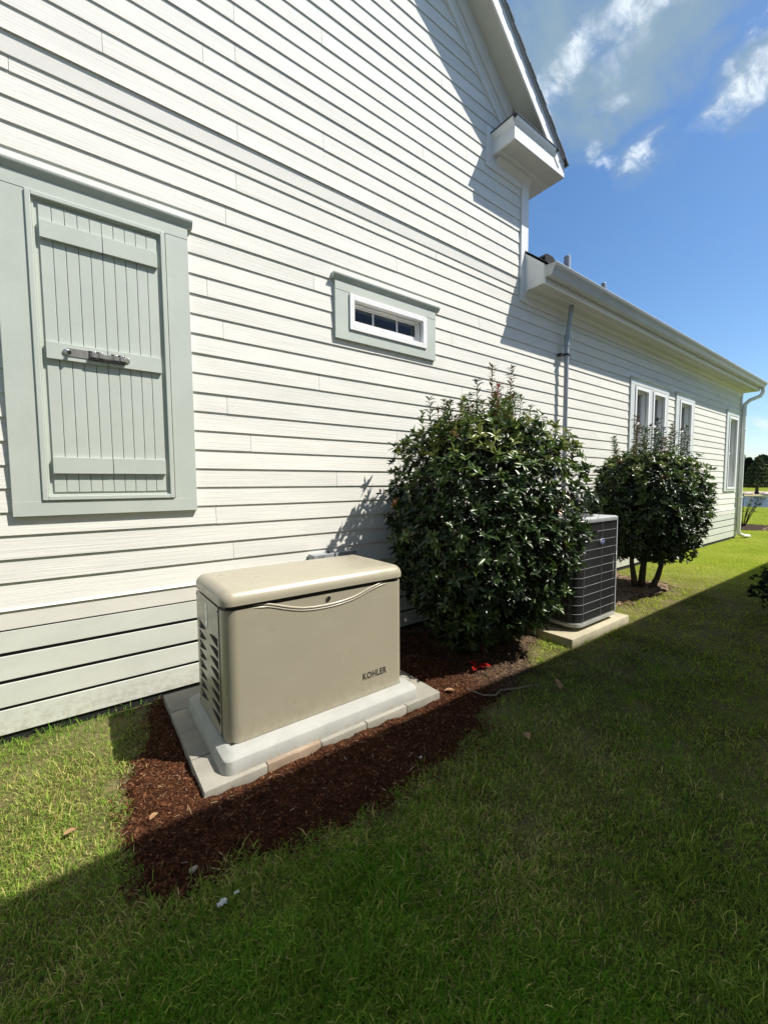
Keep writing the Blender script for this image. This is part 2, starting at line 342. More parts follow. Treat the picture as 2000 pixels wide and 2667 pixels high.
def plank(x0, x1, zb, zt, yb=0.0, yt=None, thick=.0100):
    if x1 - x0 < .02: return
    yt = .0108 * (zt - zb) / EXP + yb if yt is None else yt
    j = random.uniform(-.0010, .0010); s0, s1 = random.uniform(-.0016, .0016), random.uniform(-.0016, .0016); n = max(1, int((x1 - x0) / .9)); mb = MB(); L4 = []
    for i in range(n + 1):                                  # hand-nailed boards: never dead straight
        u = i / n; x = x0 + (x1 - x0) * u; dz = s0 * (1 - u) + s1 * u + (random.uniform(-.0008, .0008) if 0 < i < n else 0); dy = j + (random.uniform(-.0007, .0007) if 0 < i < n else 0)
        L4 += [(x, yb + dy, zb + dz), (x, yb + dy + thick, zb + dz), (x, yt + thick * .25, zt), (x, yt, zt)]
    mb.v = L4; mb.f = [(3, 2, 1, 0), (4 * n, 4 * n + 1, 4 * n + 2, 4 * n + 3)] + [(4 * i + k, 4 * i + (k + 1) % 4, 4 * i + 4 + (k + 1) % 4, 4 * i + 4 + k) for i in range(n) for k in range(4)]
    mb.build('plank', M_SIDING, WALL, bevel=.0011, seg=1)
def course(x0, x1, zb, zt, off):
    ivs = [(x0, x1)]
    for o in OPEN:
        if min(o[3], zb + EXP) - max(o[2], zb) > .01:
            nv = []
            for a, b in ivs:
                if o[1] <= a or o[0] >= b: nv.append((a, b)); continue
                if o[0] > a: nv.append((a, o[0]))
                if o[1] < b: nv.append((o[1], b))
            ivs = nv
    for a, b in ivs:
        cuts = [a]; c = x0 + off
        while c < b - .08:
            if c > a + .08: cuts.append(c)
            c += 3.66
        cuts.append(b)
        for p, q in zip(cuts[:-1], cuts[1:]): plank(p + (.0 if p == a else .0012), q - (.0 if q == b else .0012), zb, zt)
offs = [.9, 2.6, .9, 3.3, 1.7, .3]
course(XL, XR - .12, .889, E0 + .018, 2.9)
for k in range(22):
    zb = E0 + k * EXP; off = offs[k % 6] + random.uniform(-.25, .25)
    course(XL, XR - .12 if k <= 20 else 5.0, zb, min(zb + EXP + .022, 4.352), off)
for k in range(46):
    zb = U0 + k * UEXP; x1 = min(5.022, rake_x(zb) + .03); x0 = max(XL + .13, -2.0 - x1)
    if zb > 7.6: break
    course(x0, x1, zb, zb + UEXP + .022, offs[(k + 2) % 6] + (0.35 if k % 2 else 0))
# the part of the gable above the frame, behind the same kind of courses
zb = U0
k = 21
while zb < 11:
    zb = U0 + k * UEXP; k += 1
    x1 = rake_x(zb) + .03; x0 = -2.0 - x1
    if x1 - x0 < .3: break
    plank(x0, x1, zb, zb + UEXP + .022)

# bands and skirt boards
def B(name, m, x0, x1, y0, y1, z0, z1, bevel=.002, parent=None): return bx(name, m, parent or HOUSE, x0, x1, y0, y1, z0, z1, bevel)
B('band_board', M_BAND, XL, XR - .12, -.006, .011, .748, .873)
MB().prism([(-.016, .873), (.011, .873), (.011, .889), (-.004, .889)], 'x', XL, XR - .12).build('drip_flashing', M_BAND, HOUSE)
B('belly_board', M_BELLY, XL, 5.0, -.004, .011, 4.345, 4.476)
MB().prism([(-.019, 4.478), (.011, 4.478), (.011, 4.502), (-.012, 4.486)], 'x', XL, 5.0).build('drip_flashing', M_BAND, HOUSE)
for z0, z1 in ((.055, .217), (.2390, .391), (.4160, .573), (.598, .737)):
    bx('skirt_board', M_SKIRT, HOUSE, XL, XR - .12, -.003, .009, z0, z1, .0015)
B('wall_backing', M_DARK, XL, XR - .02, .0100, .0128, -.05, .74, 0)
B('foundation', M_CONC, XL, XR - .02, .03, .2, -.2, .05, 0).location.y = 0
# corner boards
B('corner_board', M_WHITE, 5.022, XC, -.022, .012, 4.19, 5.80); B('corner_board', M_WHITE, XR - .12, XR, -.022, .012, .04, 4.30)
B('corner_board', M_WHITE, XC - .001, XC + .02, -.022, .11, 4.87, 5.80)
B('corner_board', M_WHITE, XR, XR + .02, -.022, .12, .04, 4.30)
# frieze along the wing under the soffit
B('frieze_board', M_WHITE, XC, XR, -.014, .012, 4.178, 4.30)
MB().prism([(0, 4.285), (-.03, 4.285), (-.036, 4.30), (-.05, 4.318), (-.058, 4.337), (0, 4.337)], 'x', 5.118, XR + .05).build('bed_moulding', M_WHITE, HOUSE, smooth=True)

# wing eave: soffit, fascia, gutter, boxed end, roof
XE = XR + .36
B('soffit', M_SOFFIT, 5.14, XE, -.20, .16, 4.338, 4.350, 0)
B('soffit', M_VENT, 5.14, XE, -.315, -.20, 4.336, 4.350, 0)
B('soffit_channel', M_WHITE, 5.14, XE, -.206, -.196, 4.331, 4.338, 0)
B('fascia', M_WHITE, 5.118, XE, -.329, -.312, 4.326, 4.565)
MB().prism([(.01, 4.338), (-.312, 4.338), (-.312, 4.565), (-.312, 4.575), (.01, 4.855)], 'x', 5.118, 5.138).build('eave_end', M_WHITE, HOUSE)
MB().prism([(.01, 4.775), (-.318, 4.496), (-.318, 4.578), (.01, 4.862)], 'x', 5.108, 5.118).build('rake_strip', M_WHITE, HOUSE)
MB().prism([(.01, 4.545), (-.22, 4.345), (-.312, 4.345), (-.312, 4.49), (.01, 4.768)], 'x', 5.112, 5.118).build('rake_strip', M_WHITE, HOUSE)
def gutter(x0, x1):
    prof = [(-.330, 4.553), (-.333, 4.403), (-.425, 4.403), (-.437, 4.425), (-.440, 4.455), (-.462, 4.490), (-.482, 4.512), (-.486, 4.540), (-.478, 4.540), (-.472, 4.520), (-.335, 4.520)]
    go = MB().prism(prof, 'x', x0, x1).build('gutter', M_GUTTER, HOUSE, smooth=True)
    bx('gutter_lip', M_WHITE, go, x0, x1, -.490, -.470, 4.540, 4.546)
    MB().prism(prof[:9], 'x', x0 - .004, x0).build('end_cap', M_GUTTER, go); MB().prism(prof[:9], 'x', x1, x1 + .004).build('end_cap', M_GUTTER, go)
gutter(5.118, XE)
def wroof(y, o=0.0): return 4.600 + .85 * (y + .328) + o
ridge_y = 4.6
ROOFW = MB().add([(5.165, -.36, wroof(-.36)), (XE + .06, -.36, wroof(-.36)), (XE + .06, ridge_y, wroof(ridge_y)), (5.165, ridge_y, wroof(ridge_y)), (5.165, 9.4, wroof(ridge_y) - .85 * (9.4 - ridge_y)), (XE + .06, 9.4, wroof(ridge_y) - .85 * (9.4 - ridge_y))] , [(0, 1, 2, 3), (3, 2, 5, 4)])
roofw = ROOFW.build('wing_roof', M_SHINGLE, HOUSE)
MB().prism([(-.36, wroof(-.36) - .02), (ridge_y, wroof(ridge_y) - .02), (9.4, wroof(ridge_y) - .85 * (9.4 - ridge_y) - .02), (9.16, 4.34), (.16, 4.34)], 'x', XR - .1, XR + .02).build('gable_end', M_SIDING, roofw)
for i in range(5):
    y0 = -.365 + i * .105
    MB().add([(5.108, y0, wroof(y0) + .014), (XE + .06, y0, wroof(y0) + .014), (XE + .06, y0 + .13, wroof(y0 + .13) + .008), (5.108, y0 + .13, wroof(y0 + .13) + .008),
              (5.108, y0, wroof(y0) + .003), (XE + .06, y0, wroof(y0) + .003), (XE + .06, y0 + .13, wroof(y0 + .13) + .002), (5.108, y0 + .13, wroof(y0 + .13) + .002)],
             [(0, 1, 2, 3), (4, 7, 6, 5), (0, 4, 5, 1), (1, 5, 6, 2), (2, 6, 7, 3), (3, 7, 4, 0)]).build('shingle', M_SHINGLE, roofw)
# roof jack and vents on the wing roof
def on_wing(x, y): return Vector((x, y, wroof(y)))
MB().prism([(5.20, 4.58), (5.56, 4.58), (5.50, 4.69), (5.40, 4.775), (5.24, 4.775), (5.20, 4.73)], 'y', -.27, -.10).build('roof_vent', M_DARK, roofw, bevel=.008)
for (x, y, top, r) in ((6.78, .32, 5.47, .055), (8.10, .35, 5.41, .045)):
    zr = wroof(y)
    v = MB().lathe([(r, -.05), (r, top - zr - .012), (r * .8, top - zr), (r * .3, top - zr)], (x, y, zr), 'z', 14).build('vent_pipe', M_ZINC, roofw, smooth=True)
    MB().lathe([(r * 1.9, -.06), (r * 1.5, .05), (r * 1.1, .10)], (x, y, zr), 'z', 14).build('pipe_boot', M_BLACK, v, smooth=True)
# service mast under the soffit
mast = MB().tube([(6.10, -.09, .25), (6.10, -.09, 3.74), (6.10, -.092, 3.86), (6.10, -.155, 4.35)], .034, 12).build('service_mast', M_ZINC, HOUSE, smooth=True)
MB().tube([(6.10, -.09, 3.76), (6.10, -.09, 3.90)], .041, 12).build('coupling', M_ZINC, mast, smooth=True); MB().tube([(6.10, -.093, 3.885), (6.10, -.097, 3.925)], .047, 12).build('coupling', M_ZINC, mast, smooth=True)
MB().box(5.985, 6.06, -.075, .0, 3.612, 3.648).box(6.055, 6.145, -.135, -.045, 3.618, 3.640).build('pipe_strap', M_BLACK, mast, bevel=.003)
# downspout at the far corner
MB().tube([(16.17, -.405, 4.41), (16.17, -.41, 4.27), (16.12, -.36, 4.17), (15.93, -.17, 4.06), (15.865, -.085, 3.95), (15.865, -.075, 3.8), (15.865, -.075, .22), (15.90, -.09, .12), (16.05, -.16, .055), (16.28, -.24, .03)], .052, 12).build('downspout', M_WHITE, HOUSE, smooth=True)
for z in (3.2, 1.2): B('strap', M_WHITE, 15.80, 15.93, -.135, -.02, z, z + .03)

# gable rake: frieze, soffit, fascia, roof
def rk(pts_x, z_at, y0, y1, name, m, h, parent=None, bevel=.002, xa=-1.0, mirror=True):
    """board that follows the right rake: from xa to pts_x, lower edge z_at(x), vertical height h"""
    o = MB().prism([(xa, z_at(xa)), (pts_x, z_at(pts_x)), (pts_x, z_at(pts_x) + h), (xa, z_at(xa) + h)], 'y', y0, y1).build(name, m, parent or HOUSE, bevel)
    if mirror: MB().prism([(-2 - xa, z_at(xa)), (-2 - pts_x, z_at(pts_x)), (-2 - pts_x, z_at(pts_x) + h), (-2 - xa, z_at(xa) + h)], 'y', y0, y1).build(name, m, parent or HOUSE, bevel)
    return o
zl = lambda z0: (lambda x: z0 + RAKE * (5.093 - x))
rk(4.75, zl(5.802), -.020, .012, 'rake_frieze', M_WHITE, .47)
rk(4.75, zl(5.915), -.034, -.020, 'rake_moulding', M_WHITE, .030)
rk(4.75, zl(5.99), -.055, -.020, 'rake_moulding', M_WHITE, .23)
rk(5.30, zl(6.215), -.325, .16, 'rake_soffit', M_SOFFIT, .012)
rk(5.36, zl(6.098), -.345, -.322, 'rake_fascia', M_WHITE, .210)
rk(5.45, zl(6.3085), -.368, -.30, 'drip_edge', M_EDGE, .028)
gr = rk(5.53, zl(6.337), -.370, 9.2, 'gable_roof', M_SHINGLE, .010)
n_sh = 58
for i in range(n_sh):
    x1 = 5.545 - i * .112; x0 = x1 - .135
    if x0 < -1.0: break
    a, b = 6.340 + RAKE * (5.093 - x1) + .010, 6.340 + RAKE * (5.093 - x0) + .004
    MB().prism([(x1, a - .010), (x1, a), (x0, b), (x0, b - .007)], 'y', -.385 - .006 * (i % 2), 2.5).build('shingle', M_SHINGLE_LIT, gr)

# boxed cornice return at the corner of the gable
ret = B('cornice_return', M_WHITE, 4.41, 5.505, -.337, .012, 5.812, 5.985)
B('return_soffit', M_VENT, 4.42, 5.50, -.33, -.13, 5.8035, 5.812, 0, ret); B('return_soffit', M_SOFFIT, 4.42, 5.50, -.13, .6, 5.8045, 5.812, 0, ret)
B('soffit_channel', M_WHITE, 4.45, 5.16, -.137, -.127, 5.797, 5.8035, 0, ret)
B('eave_box', M_WHITE, 5.18, 5.505, .012, 9.0, 5.812, 6.0, 0, ret)
cp = [(0, 5.972), (-.004, 5.972), (-.012, 5.985), (-.03, 6.01), (-.040, 6.035), (-.040, 6.043), (0, 6.043)]
MB().prism([(-.337 + a, b) for a, b in cp], 'x', 4.41, 5.24).build('crown_moulding', M_WHITE, ret, smooth=True)
MB().prism([(4.41 + a, b) for a, b in cp], 'y', -.337, .012).build('crown_moulding', M_WHITE, ret, smooth=True)
MB().add([(4.36, .012, 6.047), (4.36, -.385, 6.047), (5.31, -.385, 6.047), (5.31, .012, 6.047), (4.36, .012, 6.056), (4.36, -.385, 6.056), (5.31, -.385, 6.056), (5.31, .012, 6.056), (4.60, .012, 6.20), (5.2, .012, 6.20)],
         [(0, 3, 2, 1), (0, 1, 5, 4), (1, 2, 6, 5), (2, 3, 7, 6), (5, 6, 9, 8), (4, 5, 8), (6, 7, 9)]).build('shingle', M_SHINGLE, ret)
MB().prism([(5.24, 5.985), (5.515, 5.985), (5.515, 5.99), (5.24, 6.225)], 'y', -.3425, -.31).build('return_block', M_WHITE, ret)
MB().prism([(0, 5.735), (-.022, 5.735), (-.03, 5.75), (-.05, 5.78), (-.07, 5.80), (0, 5.80)], 'x', 4.47, 5.18).build('bed_moulding', M_WHITE, ret, smooth=True)
B('frieze_board', M_WHITE, 4.294, 5.022, -.016, .012, 5.646, 6.12)

# ---- sage shutter bay
def casing(x0, x1, z0, z1, w, sill, head_z, crown, m, y=-.024, crown_x=.035, parent=None):
    """flat board casing with head board and projecting crown; returns the group part"""
    p = parent
    bx('casing', m, p, x0, x0 + w, y, .010, z0 + sill, z1, .002); bx('casing', m, p, x1 - w, x1, y, .010, z0 + sill, z1, .002)
    bx('sill_board', m, p, x0, x1, y - .002, .010, z0, z0 + sill, .002)
    bx('head_board', m, p, x0, x1, y - .002, .010, z1, head_z, .002)
    MB().prism([(.010, head_z), (y - .004, head_z), (y - .010, head_z + .012), (y - .024, head_z + crown * .55), (y - .030, head_z + crown - .012), (y - .030, head_z + crown), (.010, head_z + crown + .006)], 'x', x0 - crown_x * .5, x1 + crown_x).build('crown_moulding', m, p, smooth=True)
sh = B('shutter_bay', M_SAGE, -.175, .625, -.004, .009, 1.575, 3.57)
casing(-.326, .783, 1.481, 3.563, .155, .099, 3.655, .052, M_SAGE, parent=sh)
def frame(x0, x1, z0, z1, w, y0, y1, m, name, parent, bevel=.004):
    for nm, a in (('stile', (x0, x0 + w, z0, z1)), ('stile', (x1 - w, x1, z0, z1)), ('rail', (x0 + w, x1 - w, z0, z0 + w)), ('rail', (x0 + w, x1 - w, z1 - w, z1))):
        bx(name, m, parent, a[0], a[1], y0, y1, a[2], a[3], bevel)
frame(-.172, .622, 1.583, 3.563, .030, -.036, -.004, M_SAGE, 'panel_moulding', sh)
frame(-.142, .592, 1.613, 3.533, .012, -.014, -.004, M_SAGE, 'panel_moulding', sh, .002)
for i in range(10):
    x0 = -.110 + i * .0678
    bx('board', M_SAGE, sh, x0 + .0014, x0 + .0664, -.0155, -.004, 1.638 + random.uniform(-.002, .002), 3.502 + random.uniform(-.003, .003), .0028)
for z0, z1 in ((3.286, 3.397), (2.520, 2.630), (1.763, 1.874)):
    bx('batten', M_SAGE, sh, -.108, .2275, -.038, -.0155, z0, z1, .002); bx('batten', M_SAGE, sh, .2315, .566, -.038, -.0155, z0 + .001, z1 + .001, .002)
# slide bolt across the middle batten
zb0 = 2.576
lt = MB().box(.0, .128, -.042, -.038, zb0 - .028, zb0 + .028).build('bolt_plate', M_CHROME, sh, bevel=.001)
MB().lathe([(.020, 0), (.020, .006), (.013, .009)], (-.002, -.040, zb0), 'y', 16).build('bolt_plate', M_CHROME, sh, smooth=True)
MB().lathe([(.007, 0), (.008, .012), (.012, .016), (.010, .024)], (.013, -.044, zb0 - .003), 'y', 12).build('bolt_knob', M_BLACK, sh, smooth=True)
for x0_, x1_ in ((.118, .205), (.250, .332)): bx('bolt_plate', M_BLACK, sh, x0_, x1_, -.043, -.0385, zb0 - .033, zb0 + .029, .001)
bx('bolt_plate', M_CHROME, sh, .128, .330, -.0455, -.043, zb0 - .012, zb0 + .016, .0008)
bx('bolt_bar', M_BLACK, sh, .116, .334, -.055, -.043, zb0 - .031, zb0 - .015, .001)
for x in (.137, .178, .263, .302): bx('bolt_keeper', M_CHROME, sh, x, x + .024, -.060, -.043, zb0 - .018, zb0 + .024, .004)
MB().lathe([(.019, 0), (.019, .005), (.016, .008)], (.344, -.0385, zb0), 'y', 16).build('bolt_plate', M_CHROME, sh, smooth=True)

# ---- windows
def window(x0, x1, z0, z1, fo, meet=None, muntins=(), deep=.075, curtain=True, tilt=False, parent=None):
    """x0..z1: the clear opening; fo: how far the white frame reaches out on to the casing"""
    w = parent
    frame(x0 - fo, x1 + fo, z0 - fo * .75, z1 + fo, fo, -.040, .02, M_VINYL, 'window_frame', w, .003)
    frame(x0 - fo * .55, x1 + fo * .55, z0 - fo * .4, z1 + fo * .55, fo * .5, -.034, -.02, M_VINYL, 'window_frame', w, .002)
    j = MB(); t = .012
    e = .002; j.box(x0 + e, x0 + t, .021, .172, z0 + e, z1 - e).box(x1 - t, x1 - e, .021, .172, z0 + e, z1 - e).box(x0 + t, x1 - t, .021, .172, z1 - t, z1 - e).box(x0 + t, x1 - t, .021, .172, z0 + e, z0 + t)
    j.build('jamb', M_VINYL, w)
    x0, x1, z0, z1 = x0 + t, x1 - t, z0 + t, z1 - t
    def sash(a, b, c, d, y, bottom=.045, top=.032, side=.035):
        bx('sash', M_VINYL, w, a, a + side, y, y + .03, c, d, .002); bx('sash', M_VINYL, w, b - side, b, y, y + .03, c, d, .002)
        bx('sash', M_VINYL, w, a + side, b - side, y, y + .03, c, c + bottom, .002); bx('sash', M_VINYL, w, a + side, b - side, y, y + .03, d - top, d, .002)
        MB().add([(a + side, y + .016, c + bottom), (b - side, y + .016, c + bottom), (b - side, y + .016, d - top), (a + side, y + .016, d - top)], [(0, 1, 2, 3)]).build('pane', M_GLASS, w)
    if meet is None:
        sash(x0, x1, z0, z1, .045, bottom=.078, top=.018, side=.028)
    else:
        sash(x0, x1, z0, meet + .02, deep + .035); sash(x0, x1, meet - .02, z1, deep, bottom=.046)
    for m_ in muntins: bx('muntin', M_VINYL, w, m_ - .009, m_ + .009, .052, .060, z0 + .078, z1 - .018, .001)
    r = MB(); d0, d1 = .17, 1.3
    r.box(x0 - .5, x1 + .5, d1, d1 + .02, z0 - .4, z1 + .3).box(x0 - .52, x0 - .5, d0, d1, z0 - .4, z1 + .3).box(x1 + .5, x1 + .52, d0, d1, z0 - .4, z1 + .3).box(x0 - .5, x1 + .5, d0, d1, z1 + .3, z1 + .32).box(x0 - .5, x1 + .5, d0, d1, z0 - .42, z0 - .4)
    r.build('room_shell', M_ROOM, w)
    if curtain:
        cu = MB(); n = 22; a0, a1 = x0 + .0 * (x1 - x0), x1 + .02
        top = [(a0 + (a1 - a0) * i / n, .22 + .018 * math.sin(i * 2.1)) for i in range(n + 1)]
        cu.add([(x, y, z0 - .05) for x, y in top] + [(x, y, z1 + .05) for x, y in top], [(i, i + 1, n + 2 + i, n + 1 + i) for i in range(n)])
        cu.build('curtain', M_CURTAIN, w, smooth='all')
sw = B('transom_window', M_SAGE, 2.12, 2.24, -.012, .0095, 3.12, 3.64)
casing(2.084, 3.412, 3.099, 3.558, .160, .106, 3.650, .052, M_SAGE, parent=sw, crown_x=.045)
window(2.298, 3.21, 3.245, 3.494, .054, muntins=(2.585, 2.905), curtain=False, parent=sw)
pw = B('paired_window', M_PALE, 9.32, 9.52, -.022, .0095, 2.12, 3.60)
casing(8.50, 10.335, 2.10, 3.555, .17, .10, 3.655, .032, M_PALE, parent=pw)
window(8.74, 9.27, 2.28, 3.468, .06, meet=2.86, parent=pw); window(9.57, 10.10, 2.28, 3.468, .06, meet=2.86, parent=pw)
tw = B('sash_window', M_PALE, 10.79, 10.95, -.012, .0095, 2.12, 3.60)
casing(10.775, 11.93, 2.10, 3.555, .20, .10, 3.655, .032, M_PALE, parent=tw); window(11.04, 11.68, 2.28, 3.474, .06, meet=2.87, parent=tw)
fw_ = B('sash_window', M_PALE, 14.51, 14.66, -.012, .0095, 1.45, 3.60)
casing(14.49, 15.62, 1.415, 3.555, .19, .09, 3.655, .032, M_PALE, parent=fw_); window(14.75, 15.42, 1.52, 3.45, .06, meet=2.50, parent=fw_)

# meter / disconnect box low on the wall behind the generator, and its conduit
jb = bx('junction_box', M_GREYBOX, HOUSE, 1.76, 2.235, -.10, -.0, .70, 1.012, .004)
bx('box_lid', M_GREYBOX, jb, 1.765, 1.99, -.106, -.10, .70, 1.010, .002); bx('box_lid', M_GREYBOX, jb, 1.995, 2.24, -.118, -.10, .70, 1.016, .002)
MB().lathe([(.012, 0), (.012, .02), (.006, .03)], (1.94, -.07, 1.012), 'z', 10).build('box_hub', M_BLACK, jb, smooth=True)
MB().tube([(1.93, -.30, .845), (2.75, -.30, .845), (2.82, -.25, .845), (2.86, -.05, .845)], .024, 10).build('conduit', M_ZINC, HOUSE, smooth=True)
MB().tube([(2.05, -.05, .72), (2.05, -.05, .25), (2.03, -.14, .12)], .018, 8).build('conduit', M_BLACK, HOUSE, smooth=True)
# ------------------------------------------------------------------ paving slabs, pad, generator
def paver_extra(t, pos, colour, ns):
    L = t.links.new; f = maprange(t, ns((90, 90, 90), 3), .60, .72); mx = N(t, 'ShaderNodeMix', data_type='RGBA')
    L(math_(t, 'MULTIPLY', f, .45), mx.inputs['Factor']); L(colour, mx.inputs[6]); mx.inputs[7].default_value = (.16, .15, .125, 1)
    f2 = maprange(t, ns((5, 5, 5), 6), .52, .72); m2 = N(t, 'ShaderNodeMix', data_type='RGBA'); L(math_(t, 'MULTIPLY', f2, .45), m2.inputs['Factor']); L(mx.outputs[2], m2.inputs[6]); m2.inputs[7].default_value = (.27, .235, .17, 1)
    return m2.outputs[2]
M_PAVER = mat('concrete_paver', (.315, .300, .25), (.26, .25, .21), (7, 7, 7), rough=.9, bump=[((120, 120, 120), .0022), ((14, 14, 14), .004)], objrand=.05, extra=paver_extra)
M_PAVER_TAN = mat('tan_paver', (.36, .275, .195), (.27, .205, .145), (8, 8, 8), rough=.92, bump=[((120, 120, 120), .0025), ((14, 14, 14), .004)], extra=paver_extra)
pv = thing('paver_base', 'base of grey concrete paving slabs under the white generator pad', 'paving', (1.34, -.71, 0))
cols = [.472, .822, 1.170, 1.515, 1.868, 2.205]; rows = [-1.340, -1.022, -.702, -.385, -.075]
for j in range(4):
    for i in range(5):
        dz = random.uniform(-.0025, .0025); dx = random.uniform(-.002, .002)
        o = bx('paving_slab', M_PAVER_TAN if (i, j) == (1, 0) else M_PAVER, pv, cols[i] + .0018 + dx * .5, cols[i + 1] - .0018 + dx * .5, rows[j] + .0018, rows[j + 1] - .0018, -.03, .060 + dz, .0045, seg=2, smooth=True)
        if (i, j) == (1, 0): o['label'] = 'tan stained paving slab in the front row'

def pad_extra(t, pos, colour, ns):
    L = t.links.new; sp = N(t, 'ShaderNodeSeparateXYZ'); L(pos, sp.inputs[0])
    low = maprange(t, sp.outputs[2], .10, .06); f = math_(t, 'MULTIPLY', low, maprange(t, ns((22, 22, 40), 6), .45, .7))
    mx = N(t, 'ShaderNodeMix', data_type='RGBA'); L(math_(t, 'MULTIPLY', f, .55), mx.inputs['Factor']); L(colour, mx.inputs[6]); mx.inputs[7].default_value = (.30, .22, .14, 1)
    f2 = maprange(t, ns((9, 45, 9), 5), .62, .74); m2 = N(t, 'ShaderNodeMix', data_type='RGBA'); L(math_(t, 'MULTIPLY', f2, .35), m2.inputs['Factor']); L(mx.outputs[2], m2.inputs[6]); m2.inputs[7].default_value = (.33, .33, .31, 1)
    return m2.outputs[2]
M_PAD = mat('pale_composite', (.37, .375, .345), (.325, .33, .305), (6, 6, 6), rough=.75, bump=((60, 60, 60), .0015), extra=pad_extra)
def stack_loops(loops, name, m, parent=None, smooth=True, ang=40):
    """skin a list of equal-length 3-D loops, capped"""
    mb = MB(); n = len(loops[0]); mb.v = [p for l in loops for p in l]
    mb.f = [tuple(range(n))[::-1], tuple(range((len(loops) - 1) * n, len(loops) * n))] + [(i * n + k, i * n + (k + 1) % n, (i + 1) * n + (k + 1) % n, (i + 1) * n + k) for i in range(len(loops) - 1) for k in range(n)]
    o = mb.build(name, m, parent, smooth='all' if smooth else False)
    if smooth: o.data.set_sharp_from_angle(angle=math.radians(ang))
    return o
def rrl(x0, x1, y0, y1, r, z, n=8): return [(x, y, z) for x, y in rounded_rect(x0, x1, y0, y1, r, n)]
px0, px1, py0, py1 = .583, 2.040, -1.305, -.355
pad = stack_loops([rrl(px0, px1, py0, py1, .065, .052), rrl(px0, px1, py0, py1, .065, .075), rrl(px0 + .010, px1 - .010, py0 + .010, py1 - .010, .062, .128), rrl(px0 + .014, px1 - .014, py0 + .014, py1 - .014, .06, .134),
                   rrl(px0 + .050, px1 - .050, py0 + .050, py1 - .050, .035, .155), rrl(px0 + .056, px1 - .056, py0 + .056, py1 - .056, .032, .157)], 'generator_pad', M_PAD, ang=24)
tag(pad, 'pale thick pad with rounded corners under the tan generator', 'pad')

def dust_extra(t, pos, colour, ns):
    L = t.links.new; sp = N(t, 'ShaderNodeSeparateXYZ'); L(pos, sp.inputs[0])
    f = math_(t, 'MULTIPLY', maprange(t, sp.outputs[2], .36, .16), maprange(t, ns((22, 22, 12), 6, .7), .42, .66)); mx = N(t, 'ShaderNodeMix', data_type='RGBA')
    L(math_(t, 'MULTIPLY', f, .28), mx.inputs['Factor']); L(colour, mx.inputs[6]); mx.inputs[7].default_value = (.22, .17, .11, 1)
    g_ = maprange(t, ns((3.2, 3.2, 9), 6, .65), .50, .76); m2 = N(t, 'ShaderNodeMix', data_type='RGBA'); L(math_(t, 'MULTIPLY', g_, .22), m2.inputs['Factor']); L(mx.outputs[2], m2.inputs[6]); m2.inputs[7].default_value = (.44, .41, .335, 1)
    return m2.outputs[2]
M_TAN = mat('tan_metal_paint', (.356, .327, .245), (.346, .317, .237), (2, 2, 2), rough=.34, spec=.5, rrand=.07, coat=.12, bump=[((220, 220, 220), .00015), ((5, 5, 5), .0012)], extra=dust_extra)
M_VANE = mat('tan_vane', (.30, .27, .195), rough=.4)
M_STICK = mat('sticker', (.58, .58, .50), (.50, .50, .43), (60, 20, 30), rough=.4)
M_LETTER = mat('letter_brown', (.045, .040, .030), rough=.5)
gen = thing('generator', 'tan standby generator in a metal cabinet on its pale pad', 'generator', (1.29, -.83, .157))
gx0, gx1, gy0, gy1, gz0 = .643, 1.950, -1.190, -.530, .157
# cabinet: wrap of sheet metal without the louvred end (that is its own sheet)
out = rounded_rect(gx0, gx1, gy0, gy1, (.078, .055, .03, .03), 10)
cab = stack_loops([[(x, y, z) for x, y in out] for z in (gz0 + .004, gz0 + .010, .946, .953)], 'cabinet', M_TAN, gen, ang=50)
# dark channel between cabinet and lid
sx = rounded_rect(gx0 + .012, gx1 - .012, gy0 + .012, gy1 - .012, .06, 8)
stack_loops([[(x, y, z) for x, y in sx] for z in (.940, .995)], 'seal', M_BLACK, gen)
# left end: sheet with two columns of tear-drop louvre openings
def drop(y_blunt, y_tip, zc, h):
    s = 1 if y_tip > y_blunt else -1; L_ = abs(y_tip - y_blunt); pts = []
    for t in (0, .12, .3, .5, .7, .85, .95, 1.0): pts.append((y_blunt + s * L_ * t, zc + h * .5 * (1 - t ** 2.2) + .006 * t))
    for t in (.9, .7, .45, .2, .04): pts.append((y_blunt + s * L_ * t, zc - h * .5 * (1 - t ** 1.5) + .006 * t))
    pts.append((y_blunt, zc - h * .42)); return pts
holes = []
for i in range(8):
    holes.append(drop(-1.066, -.866, .735 - i * .0690, .057)); holes.append(drop(-.605, -.795, .740 - i * .0685, .057))
me = flat_holes([(-1.083, .170), (-.552, .170), (-.552, .958), (-1.083, .958)], holes, .0012)
me.transform(Matrix(((0, 0, 1, gx0 - .0035), (1, 0, 0, 0), (0, 1, 0, 0), (0, 0, 0, 1)))); me.materials.clear(); me.materials.append(M_TAN)
endp = link('louvre_panel', me, gen)
bx('louvre_backing', M_DARK, gen, gx0 - .0018, gx0 + .001, -1.078, -.557, .20, .80)
for i in range(8):
    for yb, s in ((-.605, -1), (-1.066, 1)):
        zc = (.740 if s < 0 else .735) - i * .0687
        if s < 0: MB().add([(gx0 - .0022, yb, zc + .020), (gx0 - .0022, yb - .030, zc + .004), (gx0 - .0022, yb - .012, zc - .018), (gx0 - .0022, yb, zc - .020)], [(0, 1, 2, 3)]).build('vane', M_VANE, endp)
bx('panel_joint', M_DARK, gen, gx0 - .0026, gx0, -1.0875, -1.0835, .165, .960)
bx('label_sticker', M_STICK, gen, gx0 - .0062, gx0 - .0046, -.842, -.782, .770, .932)
for z0, z1 in ((.778, .815), (.825, .885), (.895, .925)): bx('label_sticker', M_VINYL, gen, gx0 - .0072, gx0 - .0062, -.836, -.788, z0, z1)
